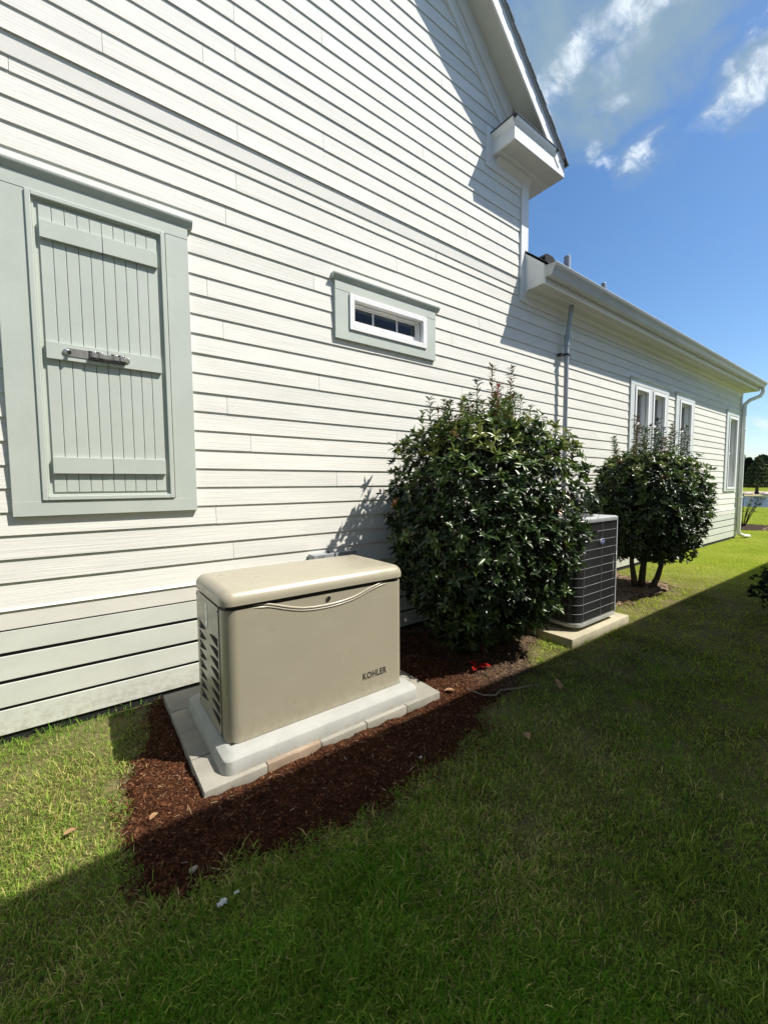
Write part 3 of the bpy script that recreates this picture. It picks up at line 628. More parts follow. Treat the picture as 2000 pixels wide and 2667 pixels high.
# front door panel with the curved pull edge
arc = [(.722, .958), (.760, .957), (.812, .955), (.86, .951), (.904, .946), (.95, .932), (.992, .917), (1.06, .896), (1.131, .879), (1.21, .870), (1.29, .867), (1.36, .868), (1.43, .873), (1.504, .883), (1.56, .897), (1.613, .914), (1.67, .932), (1.726, .944), (1.77, .952), (1.81, .956), (1.86, .9575), (1.892, .958)]
MB().tube([(x, gy0 + .002, z + .012) for x, z in arc[2:-2]], [.001, .004] + [.0085] * (len(arc) - 8) + [.004, .001], 10).build('pull_lip', M_TAN, gen, smooth='all')
MB().tube([(x, gy0 + .002, z - .004) for x, z in arc[1:-1]], [.001, .003] + [.0065] * (len(arc) - 6) + [.003, .001], 10).build('pull_lip', M_TAN, gen, smooth='all')
MB().lathe([(.0185, 0), (.0185, .004), (.014, .005)], (1.316, gy0, .926), 'y', 20).build('lock', M_TAN, gen, smooth=True)
MB().lathe([(.0135, 0), (.0135, .010), (.010, .011)], (1.316, gy0, .926), 'y', 16).build('lock', M_BLACK, gen, smooth=True)
# lid
lb = bmesh.new(); bmesh.ops.create_cube(lb, size=1)
lx0, lx1, ly0, ly1, lz0, lz1 = .630, 1.963, -1.204, -.518, .983, 1.071
for v in lb.verts: v.co = Vector((lx0 + (v.co.x + .5) * (lx1 - lx0), ly0 + (v.co.y + .5) * (ly1 - ly0), lz0 + (v.co.z + .5) * (lz1 - lz0)))
es = [e for e in lb.edges if not all(abs(v.co.z - lz0) < 1e-5 for v in e.verts)]
bmesh.ops.bevel(lb, geom=es, offset=.070, segments=10, affect='EDGES', profile=.5)
bmesh.ops.subdivide_edges(lb, edges=[e for e in lb.edges if e.calc_length() > .3], cuts=5, use_grid_fill=True)
for v in lb.verts:                                   # slightly domed roof
    if v.co.z > lz1 - .02:
        u = (v.co.x - lx0) / (lx1 - lx0); w_ = (v.co.y - ly0) / (ly1 - ly0); v.co.z += .010 * (1 - (2 * u - 1) ** 2) * (1 - (2 * w_ - 1) ** 2)
me = bpy.data.meshes.new('lid'); lb.to_mesh(me); lb.free(); me.shade_smooth(); me.set_sharp_from_angle(angle=math.radians(60)); me.materials.append(M_TAN); link('lid', me, gen)
# lettering
me = text_mesh('KOHLER', .062, .0004, offset=.0020, spacing=1.12)
xsv = [v.co.x for v in me.vertices]; ysv = [v.co.y for v in me.vertices]
sx_, sz_ = .211 / (max(xsv) - min(xsv)), .049 / (max(ysv) - min(ysv))
me.transform(Matrix(((sx_, 0, 0, 1.583 - min(xsv) * sx_), (0, 0, -1, gy0 - .0008), (0, sz_, 0, .280 - min(ysv) * sz_), (0, 0, 0, 1)))); me.materials.clear(); me.materials.append(M_LETTER)
link('lettering', me, gen)
for y_, z_ in ((-1.075, .935), (-.562, .935), (-1.075, .185), (-.562, .185)): MB().lathe([(.006, 0), (.006, .002), (.003, .004)], (gx0 - .0085, y_, z_), 'x', 10).build('screw', M_ZINC, gen, smooth=True)
bx('base_trim', M_BLACK, gen, gx0 + .02, gx1 - .02, gy0 + .008, gy1 - .01, .1565, .166)

# ------------------------------------------------------------------ air conditioner
M_ACPAD = mat('weathered_slab', (.44, .40, .28), (.36, .33, .235), (5, 5, 5), rough=.92, bump=[((110, 110, 110), .003), ((9, 9, 9), .006)], extra=paver_extra)
acp = bx('concrete_slab', M_ACPAD, None, 3.985, 5.275, -1.432, -.25, -.05, .082, .012, seg=2, smooth=True)
tag(acp, 'weathered concrete slab under the air conditioner beside the big shrub', 'slab')
ac = thing('air_conditioner', 'grey outdoor air conditioner with a dark wire grille between two shrubs', 'air conditioner', (4.62, -.93, .082))
ax0, ax1, ay0, ay1, az0, az1 = 4.190, 5.045, -1.362, -.505, .168, 1.246
M_FIN = mat('dark_coil', (.012, .0125, .013), (.020, .0205, .021), (120, 120, 3), rough=.6)
M_WIRE = mat('grille_wire', (.30, .31, .31), (.24, .25, .25), (40, 40, 40), rough=.45, spec=.5)
M_ACGREY = mat('ac_grey_paint', (.44, .46, .465), (.38, .40, .405), (8, 8, 8), rough=.4, bump=((80, 80, 80), .0006))
M_BASEPAN = mat('ac_base_paint', (.42, .43, .39), (.34, .35, .31), (9, 9, 9), rough=.5)
R4 = (.115, .03, .03, .115)
stack_loops([rrl(ax0 + .020, ax1 - .012, ay0 + .020, ay1 - .02, (.10, .02, .02, .10), z) for z in (az0, az1)], 'coil', M_FIN, ac)
stack_loops([rrl(ax0 - .006, ax1 + .006, ay0 - .006, ay1 + .006, R4, z) for z in (.128, .162)] , 'base_pan', M_BASEPAN, ac, ang=40)
for x in (4.36, 4.88):
    for y in (-1.20, -.68): bx('foot', M_BLACK, ac, x - .05, x + .05, y - .05, y + .05, .0825, .128)
stack_loops([rrl(ax0 - .004, ax1 + .014, ay0 - .010, ay1 + .01, R4, az1), rrl(ax0 - .006, ax1 + .016, ay0 - .012, ay1 + .012, R4, az1 + .004), rrl(ax0 - .006, ax1 + .016, ay0 - .012, ay1 + .012, R4, az1 + .040), rrl(ax0 + .008, ax1 + .002, ay0 + .004, ay1 - .004, R4, az1 + .050)], 'top_cover', M_ACGREY, ac, ang=35)
path = rounded_rect(ax0, ax1, ay0, ay1, R4, 9)
k0 = 0
loop3 = lambda z, o=0.0: [(x, y, z) for x, y in path] + [(path[0][0], path[0][1], z)]
for i in range(12):
    MB().tube(loop3(az0 + .004 + i * .0972), .0022, 5, False).build('wire', M_WIRE, ac, smooth=True)
for (x, y) in ((4.308, ay0), (4.690, ay0), (5.03, ay0), (ax0, -1.0), (ax0, -.75)):
    MB().tube([(x, y - (.003 if y == ay0 else 0), az0), (x - (.003 if y != ay0 else 0), y - (.003 if y == ay0 else 0), az1)], .0026, 6).build('wire', M_WIRE, ac, smooth=True)
sl_ = MB(); tot = 0; P_ = path + [path[0]]
acc = 0.0
for a, b in zip(P_[:-1], P_[1:]):
    d = math.hypot(b[0] - a[0], b[1] - a[1]); t = -acc
    while t + .0125 <= d:
        t += .0125; x, y = a[0] + (b[0] - a[0]) * t / d, a[1] + (b[1] - a[1]) * t / d
        if x > ax1 - .02 and y > ay0 + .05: continue
        cx, cy = (x - 4.62) * .006, (y + .93) * .006
        sl_.add([(x - cx - .0012, y - cy - .0012, az0), (x - cx + .0012, y - cy - .0012, az0), (x - cx, y - cy + .0018, az0), (x - cx - .0012, y - cy - .0012, az1), (x - cx + .0012, y - cy - .0012, az1), (x - cx, y - cy + .0018, az1)], [(0, 1, 4, 3), (1, 2, 5, 4), (2, 0, 3, 5)])
    acc = d - t
M_SLAT = mat('grille_slat', (.085, .088, .088), rough=.5)
tag(sl_.build('grille_slats', M_SLAT, ac), kind='stuff')
bx('corner_post', M_ACGREY, ac, ax1 - .012, ax1 + .008, ay0 - .006, ay0 + .02, az0 - .006, az1, .003)
bx('label_sticker', M_VINYL, ac, ax1 - .020, ax1 - .004, ay0 - .0085, ay0 - .0065, .835, .875)
fc = (4.62, -.93)
fan = MB()
for r_ in (.10, .16, .22, .28, .33): fan.tube([(fc[0] + r_ * math.cos(a), fc[1] + r_ * math.sin(a), az1 + .054 + .030 * (1 - (r_ / .34) ** 2)) for a in [2 * math.pi * i / 32 for i in range(33)]], .0028, 5, False)
for i in range(16):
    a = 2 * math.pi * i / 16; fan.tube([(fc[0] + r_ * math.cos(a), fc[1] + r_ * math.sin(a), az1 + .056 + .030 * (1 - (r_ / .34) ** 2)) for r_ in (.05, .15, .25, .345)], .0025, 5)
fan.build('fan_guard', M_WIRE, ac, smooth=True)
MB().lathe([(.055, .078), (.055, .09), (.02, .094)], (fc[0], fc[1], az1), 'z', 18).build('motor_cap', M_ACGREY, ac, smooth=True)
MB().lathe([(.335, .049), (.335, .0515), (.3, .0515)], (fc[0], fc[1], az1), 'z', 32).build('fan_opening', M_DARK, ac, smooth=True)
M_BLUE = mat('badge_blue', (.010, .035, .20), rough=.3, coat=.3); M_BADGEW = mat('badge_white', (.80, .80, .80), rough=.4)
bc = (4.695, ay0 - .0075, 1.026)
def oval(w, h, y0, y1, m, nm, par): return MB().prism([(bc[0] + w * math.cos(a), bc[2] + h * math.sin(a)) for a in [2 * math.pi * i / 28 for i in range(28)]], 'y', y0, y1).build(nm, m, par, smooth=True)
bd = oval(.052, .0295, bc[1], bc[1] + .006, M_BADGEW, 'badge', ac); oval(.0485, .0262, bc[1] - .0012, bc[1], M_BLUE, 'badge_face', bd)
me = text_mesh('Carrier', .03, .0002, offset=.0, shear=.35)
xsv = [v.co.x for v in me.vertices]; ysv = [v.co.y for v in me.vertices]; sx_, sz_ = .066 / (max(xsv) - min(xsv)), .020 / (max(ysv) - min(ysv))
me.transform(Matrix(((sx_, 0, 0, bc[0] - .033 - min(xsv) * sx_), (0, 0, -1, bc[1] - .0018), (0, sz_, 0, bc[2] - .010 - min(ysv) * sz_), (0, 0, 0, 1)))); me.materials.clear(); me.materials.append(M_BADGEW)
link('badge_lettering', me, bd)
MB().tube([(5.02, -.50, .40), (5.06, -.30, .38), (5.06, -.06, .42), (5.06, -.03, .60)], .016, 8).build('line_set', M_BLACK, ac, smooth=True)
# ------------------------------------------------------------------ leaves, shrubs, trees
LEAF_V = np.array([(0, 0, 0), (.32, .44, .10), (.68, .40, .06), (1, 0, -.10), (.32, -.44, .10), (.68, -.40, .06), (.34, 0, 0), (.70, 0, -.03)], dtype=np.float64)
LEAF_F = [(0, 6, 1), (6, 7, 2, 1), (7, 3, 2), (0, 4, 6), (4, 5, 7, 6), (5, 3, 7)]
def leaves_mesh(name, O, X, Y, Z, Ln, Wd, C, m):
    n = len(O); V = (O[:, None, :] + LEAF_V[None, :, 0:1] * (X * Ln[:, None])[:, None, :] + LEAF_V[None, :, 1:2] * (Y * Wd[:, None])[:, None, :] + LEAF_V[None, :, 2:3] * (Z * Ln[:, None])[:, None, :]).reshape(-1, 3)
    lp = np.array([i for f in LEAF_F for i in f]); tot = np.array([len(f) for f in LEAF_F]); nl = len(lp)
    loops = (lp[None, :] + 8 * np.arange(n)[:, None]).ravel(); totals = np.tile(tot, n)
    starts = np.concatenate([[0], np.cumsum(totals)[:-1]])
    return np_mesh(name, V, loops, starts, totals, m, np.repeat(C, 8, axis=0))
def unit(v): return v / np.maximum(np.linalg.norm(v, axis=-1, keepdims=True), 1e-9)
def rosettes(P, D, nleaf, lmin, lmax, spread=(35, 85), colour=None, wratio=.35, stem=.03):
    """leaves whorled round each tip P with axis D -> arrays O X Y Z L W C"""
    n = len(P); k = nleaf; a = rng.uniform(0, 2 * np.pi, (n, 1)) + np.arange(k)[None, :] * 2.4 + rng.normal(0, .25, (n, k))
    ref = np.where(np.abs(D[:, 2:3]) < .9, np.array([[0, 0, 1.0]]), np.array([[1.0, 0, 0]])); A = unit(np.cross(D, ref)); Bv = np.cross(D, A)
    th = np.radians(rng.uniform(spread[0], spread[1], (n, k)))
    perp = A[:, None, :] * np.cos(a)[..., None] + Bv[:, None, :] * np.sin(a)[..., None]
    X = unit(D[:, None, :] * np.cos(th)[..., None] + perp * np.sin(th)[..., None]); X[..., 2] -= .12; X = unit(X)
    Z = D[:, None, :] - X * np.sum(D[:, None, :] * X, -1, keepdims=True); Z = unit(Z + rng.normal(0, .25, Z.shape)); Z = unit(Z - X * np.sum(Z * X, -1, keepdims=True))
    Y = np.cross(Z, X)
    off = rng.uniform(-stem, 0, (n, k))
    O = P[:, None, :] + D[:, None, :] * off[..., None]
    L_ = rng.uniform(lmin, lmax, (n, k)); Wd = L_ * wratio * rng.uniform(.85, 1.2, (n, k)); C = np.repeat(colour[:, None, :], k, axis=1) * rng.uniform(.75, 1.25, (n, k, 1))
    f = lambda x: x.reshape(-1, x.shape[-1])
    return f(O), f(X), f(Y), f(Z), L_.ravel(), Wd.ravel(), f(C)
def cat(*sets): return [np.concatenate([s[i] for s in sets]) for i in range(7)]
M_LEAF = mat('shrub_leaf', (.03, .06, .02), attr='tint', rough=.34, spec=.5, translucent=.16)
M_LEAF_MATT = mat('tree_leaf', (.03, .06, .02), attr='tint', rough=.6, spec=.2, translucent=.2)
M_BARK = mat('shrub_bark', (.055, .045, .035), (.10, .085, .07), (40, 40, 12), rough=.9, bump=((90, 90, 30), .004))
M_TWIG = mat('green_twig', (.07, .075, .03), (.10, .07, .04), (20, 20, 20), rough=.7)
def fib(n):
    i = np.arange(n) + .5; ph = np.arccos(1 - 2 * i / n); th = np.pi * (1 + 5 ** .5) * i
    return np.stack([np.cos(th) * np.sin(ph), np.sin(th) * np.sin(ph), np.cos(ph)], -1)
def lump(d, seed, amp):
    r = np.random.default_rng(seed); out = np.zeros(len(d))
    for _ in range(14):
        v = unit(r.normal(size=3)); out += r.uniform(-1, 1) * np.exp(-((1 - d @ v) * r.uniform(5, 18)))
    return 1 + amp * out
LEAF_ONE = {}
def single_leaf(key, colour):
    if key not in LEAF_ONE:
        z = np.zeros((1, 3)); LEAF_ONE[key] = leaves_mesh('leaf', z, np.array([[1., 0, 0]]), np.array([[0, 1., 0]]), np.array([[0, 0, 1.]]), np.ones(1), np.ones(1), np.array([colour]), M_LEAF)
    return LEAF_ONE[key]
PAL = {'dark': (.020, .040, .011), 'mid': (.042, .077, .018), 'fresh': (.090, .145, .026), 'pale': (.19, .225, .05), 'red': (.20, .040, .018), 'orange': (.30, .11, .03), 'bronze': (.12, .075, .030)}
def shrub(name, label, ctr, rad, zc, hz, base, trunks, n_out, n_in, shoots, seed, open_low=.0, nleaf=7, red_n=14, keep=300, lsize=(.056, .092), low_taper=.42, rough_=.12):
    t = thing(name, label, 'shrub', base, 'clipped evergreen shrubs along the wall')
    r = np.random.default_rng(seed)
    def shell(n, rs, ps=0.0):
        d = unit(fib(n) + r.normal(0, .05, (n, 3)))
        e = 3.6                                                             # boxy ellipsoid
        k = (np.abs(d[:, 0]) ** e + np.abs(d[:, 1]) ** e + np.abs(d[:, 2]) ** e) ** (-1 / e)
        f = k * lump(d, seed, rough_) * rs
        taper = np.where(d[:, 2] < 0, 1 - low_taper * np.abs(d[:, 2] * k) ** 1.3, 1 - .03 * (d[:, 2] * k) ** 2)
        p = np.stack([ctr[0] + d[:, 0] * f * rad[0] * taper, ctr[1] + d[:, 1] * f * rad[1] * taper, zc + d[:, 2] * f * hz], -1)
        return p, d
    sets = []
    p, d = shell(n_out, r.uniform(.90, 1.05, n_out)); keepm = (p[:, 2] > .05) & (p[:, 1] < -.06)
    if open_low: keepm &= ~((p[:, 2] < base[2] + open_low) )
    p, d = p[keepm], d[keepm]
    spr = r.uniform(0, 1, len(p)) < .07; p[spr] += (unit(d[spr] + np.array([0, 0, .9])) * r.uniform(.05, .15, (int(spr.sum()), 1))); p[:, 1] = np.minimum(p[:, 1], -.05)
    D = unit(d + np.array([0, 0, .75]) + r.normal(0, .38, d.shape))
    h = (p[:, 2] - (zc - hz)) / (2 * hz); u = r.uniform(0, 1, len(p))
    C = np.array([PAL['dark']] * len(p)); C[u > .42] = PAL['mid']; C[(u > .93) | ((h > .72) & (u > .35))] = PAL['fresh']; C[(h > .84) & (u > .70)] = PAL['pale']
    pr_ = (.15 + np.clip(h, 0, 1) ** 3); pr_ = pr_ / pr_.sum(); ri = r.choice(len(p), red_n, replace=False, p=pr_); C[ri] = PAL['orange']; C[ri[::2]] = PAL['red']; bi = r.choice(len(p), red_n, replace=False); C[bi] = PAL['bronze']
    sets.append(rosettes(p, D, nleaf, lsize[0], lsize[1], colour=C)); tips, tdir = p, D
    p2, d2 = shell(n_in, r.uniform(.55, .92, n_in)); km = (p2[:, 2] > .08) & (p2[:, 1] < -.08)
    if open_low: km &= p2[:, 2] > base[2] + open_low
    p2, d2 = p2[km], d2[km]; D2 = unit(d2 + np.array([0, 0, .5]) + r.normal(0, .6, d2.shape)); C2 = np.array([PAL['dark']] * len(p2)) * .9  # inner leaves all darkest: the shaded core is put into their colour
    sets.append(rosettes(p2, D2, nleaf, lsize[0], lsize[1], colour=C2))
    tw = MB()
    for (sx_, sy_, z0, z1, lean, key) in shoots:                             # upright new shoots above the clipped top
        b = Vector((sx_, sy_, z0)); e_ = Vector((sx_ + lean[0], sy_ + lean[1], z1)); tw.tube([b, (b + e_) / 2 + Vector((r.normal(0, .008), r.normal(0, .008), 0)), e_], [.0042, .0034, .0018], 5)
        m = max(4, int((z1 - z0) / .030)); ts = np.linspace(.12, 1, m); pp = np.array([tuple(b.lerp(e_, t_)) for t_ in ts]); dd = np.tile(np.array([tuple((e_ - b).normalized())]), (m, 1)); dd = unit(dd + r.normal(0, .12, dd.shape))
        sets.append(rosettes(pp, dd, 3, .045, .080, (38, 78), np.array([PAL[key]] * m) * r.uniform(.8, 1.2), .27, .01))
        sets.append(rosettes(pp[-1:], dd[-1:], 6, .035, .06, (10, 50), np.array([PAL['bronze' if r.uniform() < .5 else key]]), .25, .01))
    A = cat(*sets)
    # the leaves nearest the camera, each on its own
    dist = np.linalg.norm(A[0] - np.array(CAM), axis=1); score = A[4] / dist; low = (A[0][:, 1] < ctr[1] + .1)
    order = np.argsort(-(score * np.where(low, 1, .3) * (1 + .0 * dist)))
    single = order[:keep]; rest = np.setdiff1d(np.arange(len(A[0])), single)
    R_ = [a[rest] for a in A]
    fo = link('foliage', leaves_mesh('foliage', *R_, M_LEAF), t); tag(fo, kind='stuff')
    names = list(PAL); cols = np.array([PAL[k] for k in names])
    for i in single:
        key = names[int(np.argmin(np.linalg.norm(cols - A[6][i], axis=1)))]
        o = link('leaf', single_leaf(key, PAL[key]), t)
        X, Y, Z = A[1][i] * A[4][i], A[2][i] * A[5][i], A[3][i] * A[4][i]
        o.matrix_basis = Matrix.Translation(Vector(A[0][i])) @ Matrix((X, Y, Z)).transposed().to_4x4()
    # wood
    ends = []
    for tr in trunks:
        MB().tube([Vector(q[:3]) for q in tr], [q[3] for q in tr], 9).build('trunk', M_BARK, t, smooth='all'); ends.append(Vector(tr[-1][:3]))
    sel = r.choice(len(tips), min(len(tips), 190), replace=False); br = MB()
    for i in sel:
        e_ = Vector(tips[i]); s_e = min(ends, key=lambda q: (q - e_).length); md = s_e.lerp(e_, .55) + Vector((0, 0, -.06)); br.tube([s_e, md, e_], [.011, .007, .0025], 5, False)
    tag(br.build('branch', M_BARK, t, smooth='all'), kind='stuff')
    for i in range(len(tips)):
        e_ = Vector(tips[i]); q = e_ - Vector(tdir[i]) * .20; tw.add([q + Vector((.002, 0, 0)), q + Vector((-.001, .002, 0)), q + Vector((-.001, -.002, 0)), e_], [(0, 1, 3), (1, 2, 3), (2, 0, 3)])
    tag(tw.build('twig', M_TWIG, t), kind='stuff')
    return t
sh1 = []
for (dx, y, z0, z1, key) in ((-.66, -1.0, 2.0, 2.42, 'mid'), (-.60, -.8, 2.0, 2.33, 'fresh'), (-.52, -1.05, 2.05, 2.40, 'mid'), (-.36, -.9, 2.1, 2.44, 'bronze'), (-.30, -1.15, 2.1, 2.36, 'fresh'), (-.16, -.95, 2.15, 2.52, 'mid'),
      (-.05, -1.0, 2.15, 2.66, 'mid'), (.05, -1.2, 2.1, 2.46, 'fresh'), (.10, -.9, 2.15, 2.5, 'pale'), (.22, -.95, 2.2, 2.84, 'bronze'), (.26, -1.1, 2.15, 2.52, 'fresh'), (.32, -.9, 2.2, 2.68, 'red'), (.36, -1.05, 2.2, 2.5, 'pale'),
      (.44, -.85, 2.2, 2.70, 'mid'), (.52, -.95, 2.2, 2.62, 'mid'), (.56, -.9, 2.2, 2.90, 'bronze'), (.62, -1.0, 2.15, 2.6, 'fresh'), (.70, -.85, 2.1, 2.66, 'mid'), (.76, -1.0, 2.1, 2.5, 'fresh'), (.86, -.9, 2.0, 2.44, 'mid'), (.20, -1.2, 2.1, 2.5, 'fresh'), (-.2, -.7, 2.1, 2.5, 'bronze'), (.0, -.75, 2.1, 2.55, 'fresh')):
    sh1.append((3.22 + dx, y + .12, z0, z1, (random.uniform(-.03, .03), random.uniform(-.03, .03)), key))
for i in range(60):
    a = random.uniform(0, 6.28); q = random.uniform(.2, .85); x, y = 3.27 + .80 * q * math.cos(a), -.85 + .62 * q * math.sin(a); z = 2.28 - .25 * q; sh1.append((x, y, z - .2, z + random.uniform(.06, .32), (random.uniform(-.05, .05), random.uniform(-.05, .05)), random.choice(['fresh', 'mid', 'fresh', 'pale', 'bronze'])))
shrub('evergreen_shrub', 'big rounded evergreen shrub between the generator and the air conditioner', (3.23, -.87), (.82, .72), 1.17, 1.07, (3.15, -.85, 0),
      [[(3.08, -.86, -.02, .034), (3.05, -.84, .25, .028), (2.92, -.80, .65, .022), (2.85, -.76, 1.1, .014)], [(3.18, -.90, -.02, .040), (3.22, -.88, .3, .032), (3.30, -.84, .8, .024), (3.34, -.8, 1.4, .014)], [(3.30, -.84, -.02, .030), (3.45, -.86, .3, .024), (3.62, -.84, .75, .018), (3.72, -.82, 1.2, .012)]],
      2200, 1900, sh1, 5, nleaf=8, red_n=9)
sh2 = []
for i in range(30):
    a = random.uniform(0, 6.28); q = random.uniform(.2, .95); x, y = 7.15 + .72 * q * math.cos(a), -.87 + .62 * q * math.sin(a); z = 2.08 - .2 * q
    sh2.append((x, y, z - .2, z + random.uniform(.16, .60), (random.uniform(-.14, .14), random.uniform(-.10, .10)), random.choice(['mid', 'bronze', 'mid', 'dark'])))
sh2 += [(6.52, -.95, 1.95, 2.62, (.0, .02), 'bronze'), (6.60, -.9, 1.95, 2.5, (-.03, .0), 'mid'), (7.0, -.9, 2.0, 2.46, (.02, .0), 'mid'), (7.12, -.8, 2.0, 2.5, (.05, 0), 'mid'), (7.35, -.9, 2.0, 2.44, (.10, 0), 'mid'), (7.6, -.9, 1.95, 2.36, (.12, 0), 'mid')]
shrub('evergreen_shrub', 'smaller dark evergreen shrub on three bare trunks beyond the air conditioner', (7.10, -.89), (.80, .72), 1.26, .83, (7.12, -.86, 0),
      [[(7.06, -.78, -.02, .052), (6.96, -.80, .18, .044), (6.76, -.84, .46, .032), (6.66, -.86, .95, .02)], [(7.12, -.84, -.02, .054), (7.14, -.85, .28, .048), (7.13, -.88, .6, .034), (7.15, -.86, 1.2, .02)], [(7.18, -.95, -.02, .050), (7.38, -.97, .15, .042), (7.70, -.94, .44, .032), (7.84, -.9, .9, .02)]],
      1700, 1700, sh2, 9, open_low=.52, nleaf=8, red_n=4, low_taper=.34, rough_=.20, keep=300, lsize=(.060, .096))

# low dark shrub at the neighbour's side
r_ = np.random.default_rng(3); d = unit(fib(620) + r_.normal(0, .06, (620, 3))); d = d[d[:, 2] > -.35]
f = lump(d, 21, .16) * r_.uniform(.8, 1.08, len(d)); p = np.stack([6.72 + d[:, 0] * f * .58, -2.80 + d[:, 1] * f * .50, .36 + d[:, 2] * f * .40], -1); p[:, 2] = np.maximum(p[:, 2], .03)
lowb = thing('low_shrub', 'low dark juniper-like shrub in the shade at the edge of the lawn', 'shrub', (6.72, -2.80, 0))
A = rosettes(p, unit(d + np.array([0, 0, .8]) + r_.normal(0, .3, d.shape)), 9, .035, .075, (15, 60), np.tile(np.array([(.010, .022, .012)]), (len(p), 1)) * r_.uniform(.6, 1.8, (len(p), 1)), .26)
tag(link('foliage', leaves_mesh('foliage', *A, M_LEAF_MATT), lowb), kind='stuff')
for a in range(6): MB().tube([(6.72, -2.80, -.02), (6.72 + .16 * math.cos(a), -2.80 + .16 * math.sin(a), .2), (6.72 + .4 * math.cos(a), -2.80 + .36 * math.sin(a), .42)], [.018, .013, .005], 6).build('stem', M_BARK, lowb, smooth='all')

# nearly leafless bush in its own ring at the far corner
bare = thing('bare_bush', 'nearly leafless bush in a mulch ring beside the downspout', 'bush', (20.0, .72, 0))
P3, D3 = [], []
for i in range(17):
    a = random.uniform(0, 6.28); l = random.uniform(.55, 1.15); tx, ty = 20.0 + math.cos(a) * l * .62, .72 + math.sin(a) * l * .62; tz = l * 1.15
    MB().tube([(20.0 + math.cos(a) * .05, .72 + math.sin(a) * .05, -.02), (20.0 + (tx - 20) * .45, .72 + (ty - .72) * .45, tz * .52), (tx, ty, tz)], [.016, .011, .004], 5).build('stem', M_BARK, bare, smooth='all')
    for k in range(5):
        u = random.uniform(.45, 1); P3.append((20 + (tx - 20) * u, .72 + (ty - .72) * u, tz * u)); D3.append((random.uniform(-.6, .6), random.uniform(-.6, .6), 1))
A = rosettes(np.array(P3), unit(np.array(D3)), 5, .06, .12, (20, 80), np.tile(np.array([(.06, .09, .03)]), (len(P3), 1)), .35)
tag(link('foliage', leaves_mesh('foliage', *A, M_LEAF_MATT), bare), kind='stuff')

# far side of the pond: trees
def crown_arrays(n, seed, rx, ry, z0, z1, shape, size, base, jitter=.2):
    r = np.random.default_rng(seed); d = unit(fib(n) + r.normal(0, .12, (n, 3))); u = r.uniform(0, 1, n); z = z0 + (z1 - z0) * u
    rad = shape(u) * lump(d, seed, .22) * np.sqrt(r.uniform(.15, 1.05, n)); a = r.uniform(0, 2 * np.pi, n)
    P = np.stack([np.cos(a) * rad * rx, np.sin(a) * rad * ry, z], -1); D = unit(np.stack([np.cos(a), np.sin(a), r.uniform(.1, 1.0, n)], -1) + r.normal(0, .3, (n, 3)))
    C = np.tile(np.array([base]), (n, 1)) * r.uniform(.55, 1.5, (n, 1)); return rosettes(P, D, 5, size * .6, size * 1.2, (30, 90), C, .5, .1)
M_TRUNK = mat('tree_trunk', (.06, .05, .04), (.10, .085, .07), (3, 3, 1), rough=.95)
round_ = lambda u: np.sin(np.pi * np.clip(u * .92 + .06, 0, 1)) ** .6
cone_ = lambda u: np.clip(1.08 - u, 0, 1) ** .75
def tree_proto(seed, rx, z0, h, shape, size, base, n):
    A = crown_arrays(n, seed, rx, rx, z0, h, shape, size, base)
    return leaves_mesh('crown', *A, M_LEAF_MATT), MB().tube([(0, 0, -.3), (.1, .05, h * .4), (0, 0, h * .85)], [h * .022, h * .016, h * .005], 7)
protos = [tree_proto(40 + i, *a) for i, a in enumerate(((3.6, .2, 10.5, round_, .9, (.018, .032, .012), 900), (4.2, .2, 12.5, round_, 1.0, (.022, .038, .013), 1000), (3.6, .2, 13.5, cone_, .9, (.015, .028, .012), 900)))]
def data_only(mb, m):
    o = mb.build('trunk', m, smooth='all'); d_ = o.data; bpy.data.objects.remove(o); return d_
trunk_me = [data_only(q[1], M_TRUNK) for q in protos]
spots = [(166 + random.uniform(-3, 3), y) for y in np.arange(-16, 62, 2.7)] + [(173 + random.uniform(-3, 3), y) for y in np.arange(-14, 64, 3.3)]
for i, (x, y) in enumerate(spots):
    cm, tm = protos[i % 3]; t = thing('woodland_tree', 'dark woodland tree in the wood beyond the pond', 'tree', (x, y + random.uniform(-1, 1), 0), 'trees of the wood beyond the pond')
    c = bpy.data.objects.new('crown', cm); COL.objects.link(c); c.parent = t; tag(c, kind='stuff')
    k = bpy.data.objects.new('trunk', trunk_me[i % 3]); COL.objects.link(k); k.parent = t
    s = random.uniform(.62, .80); t.scale = (s, s, s); t.rotation_euler = (0, 0, random.uniform(0, 6.28))
A = crown_arrays(1300, 77, 2.15, 2.15, 1.0, 4.9, lambda u: np.clip(1.03 - u, 0, 1) ** .8 * (.62 + .38 * np.sin(u * 22) ** 2), .26, (.060, .078, .026))
cy = thing('cypress_tree', 'young olive-green cypress standing alone on the far bank of the pond', 'tree', (75.2, 11.25, 0))
c = bpy.data.objects.new('crown', leaves_mesh('crown', *A, M_LEAF_MATT)); COL.objects.link(c); c.parent = cy; tag(c, kind='stuff')
k = MB().tube([(0, 0, -.2), (0, 0, .35), (.02, 0, 1.4), (0, 0, 4.5)], [.34, .20, .13, .03], 9).build('trunk', M_TRUNK, smooth='all'); k.parent = cy
M_ROCK = mat('pink_rock', (.55, .40, .31), (.62, .52, .44), (1.4, 1.4, 1.4), rough=.9, bump=((4, 4, 4), .05))
rock_me = []
for s in range(3):
    b = bmesh.new(); bmesh.ops.create_icosphere(b, subdivisions=2, radius=1); r = random.Random(s)
    for v in b.verts: v.co *= r.uniform(.8, 1.15); v.co.z *= .55
    me = bpy.data.meshes.new('boulder'); b.to_mesh(me); b.free(); me.materials.append(M_ROCK); rock_me.append(me)
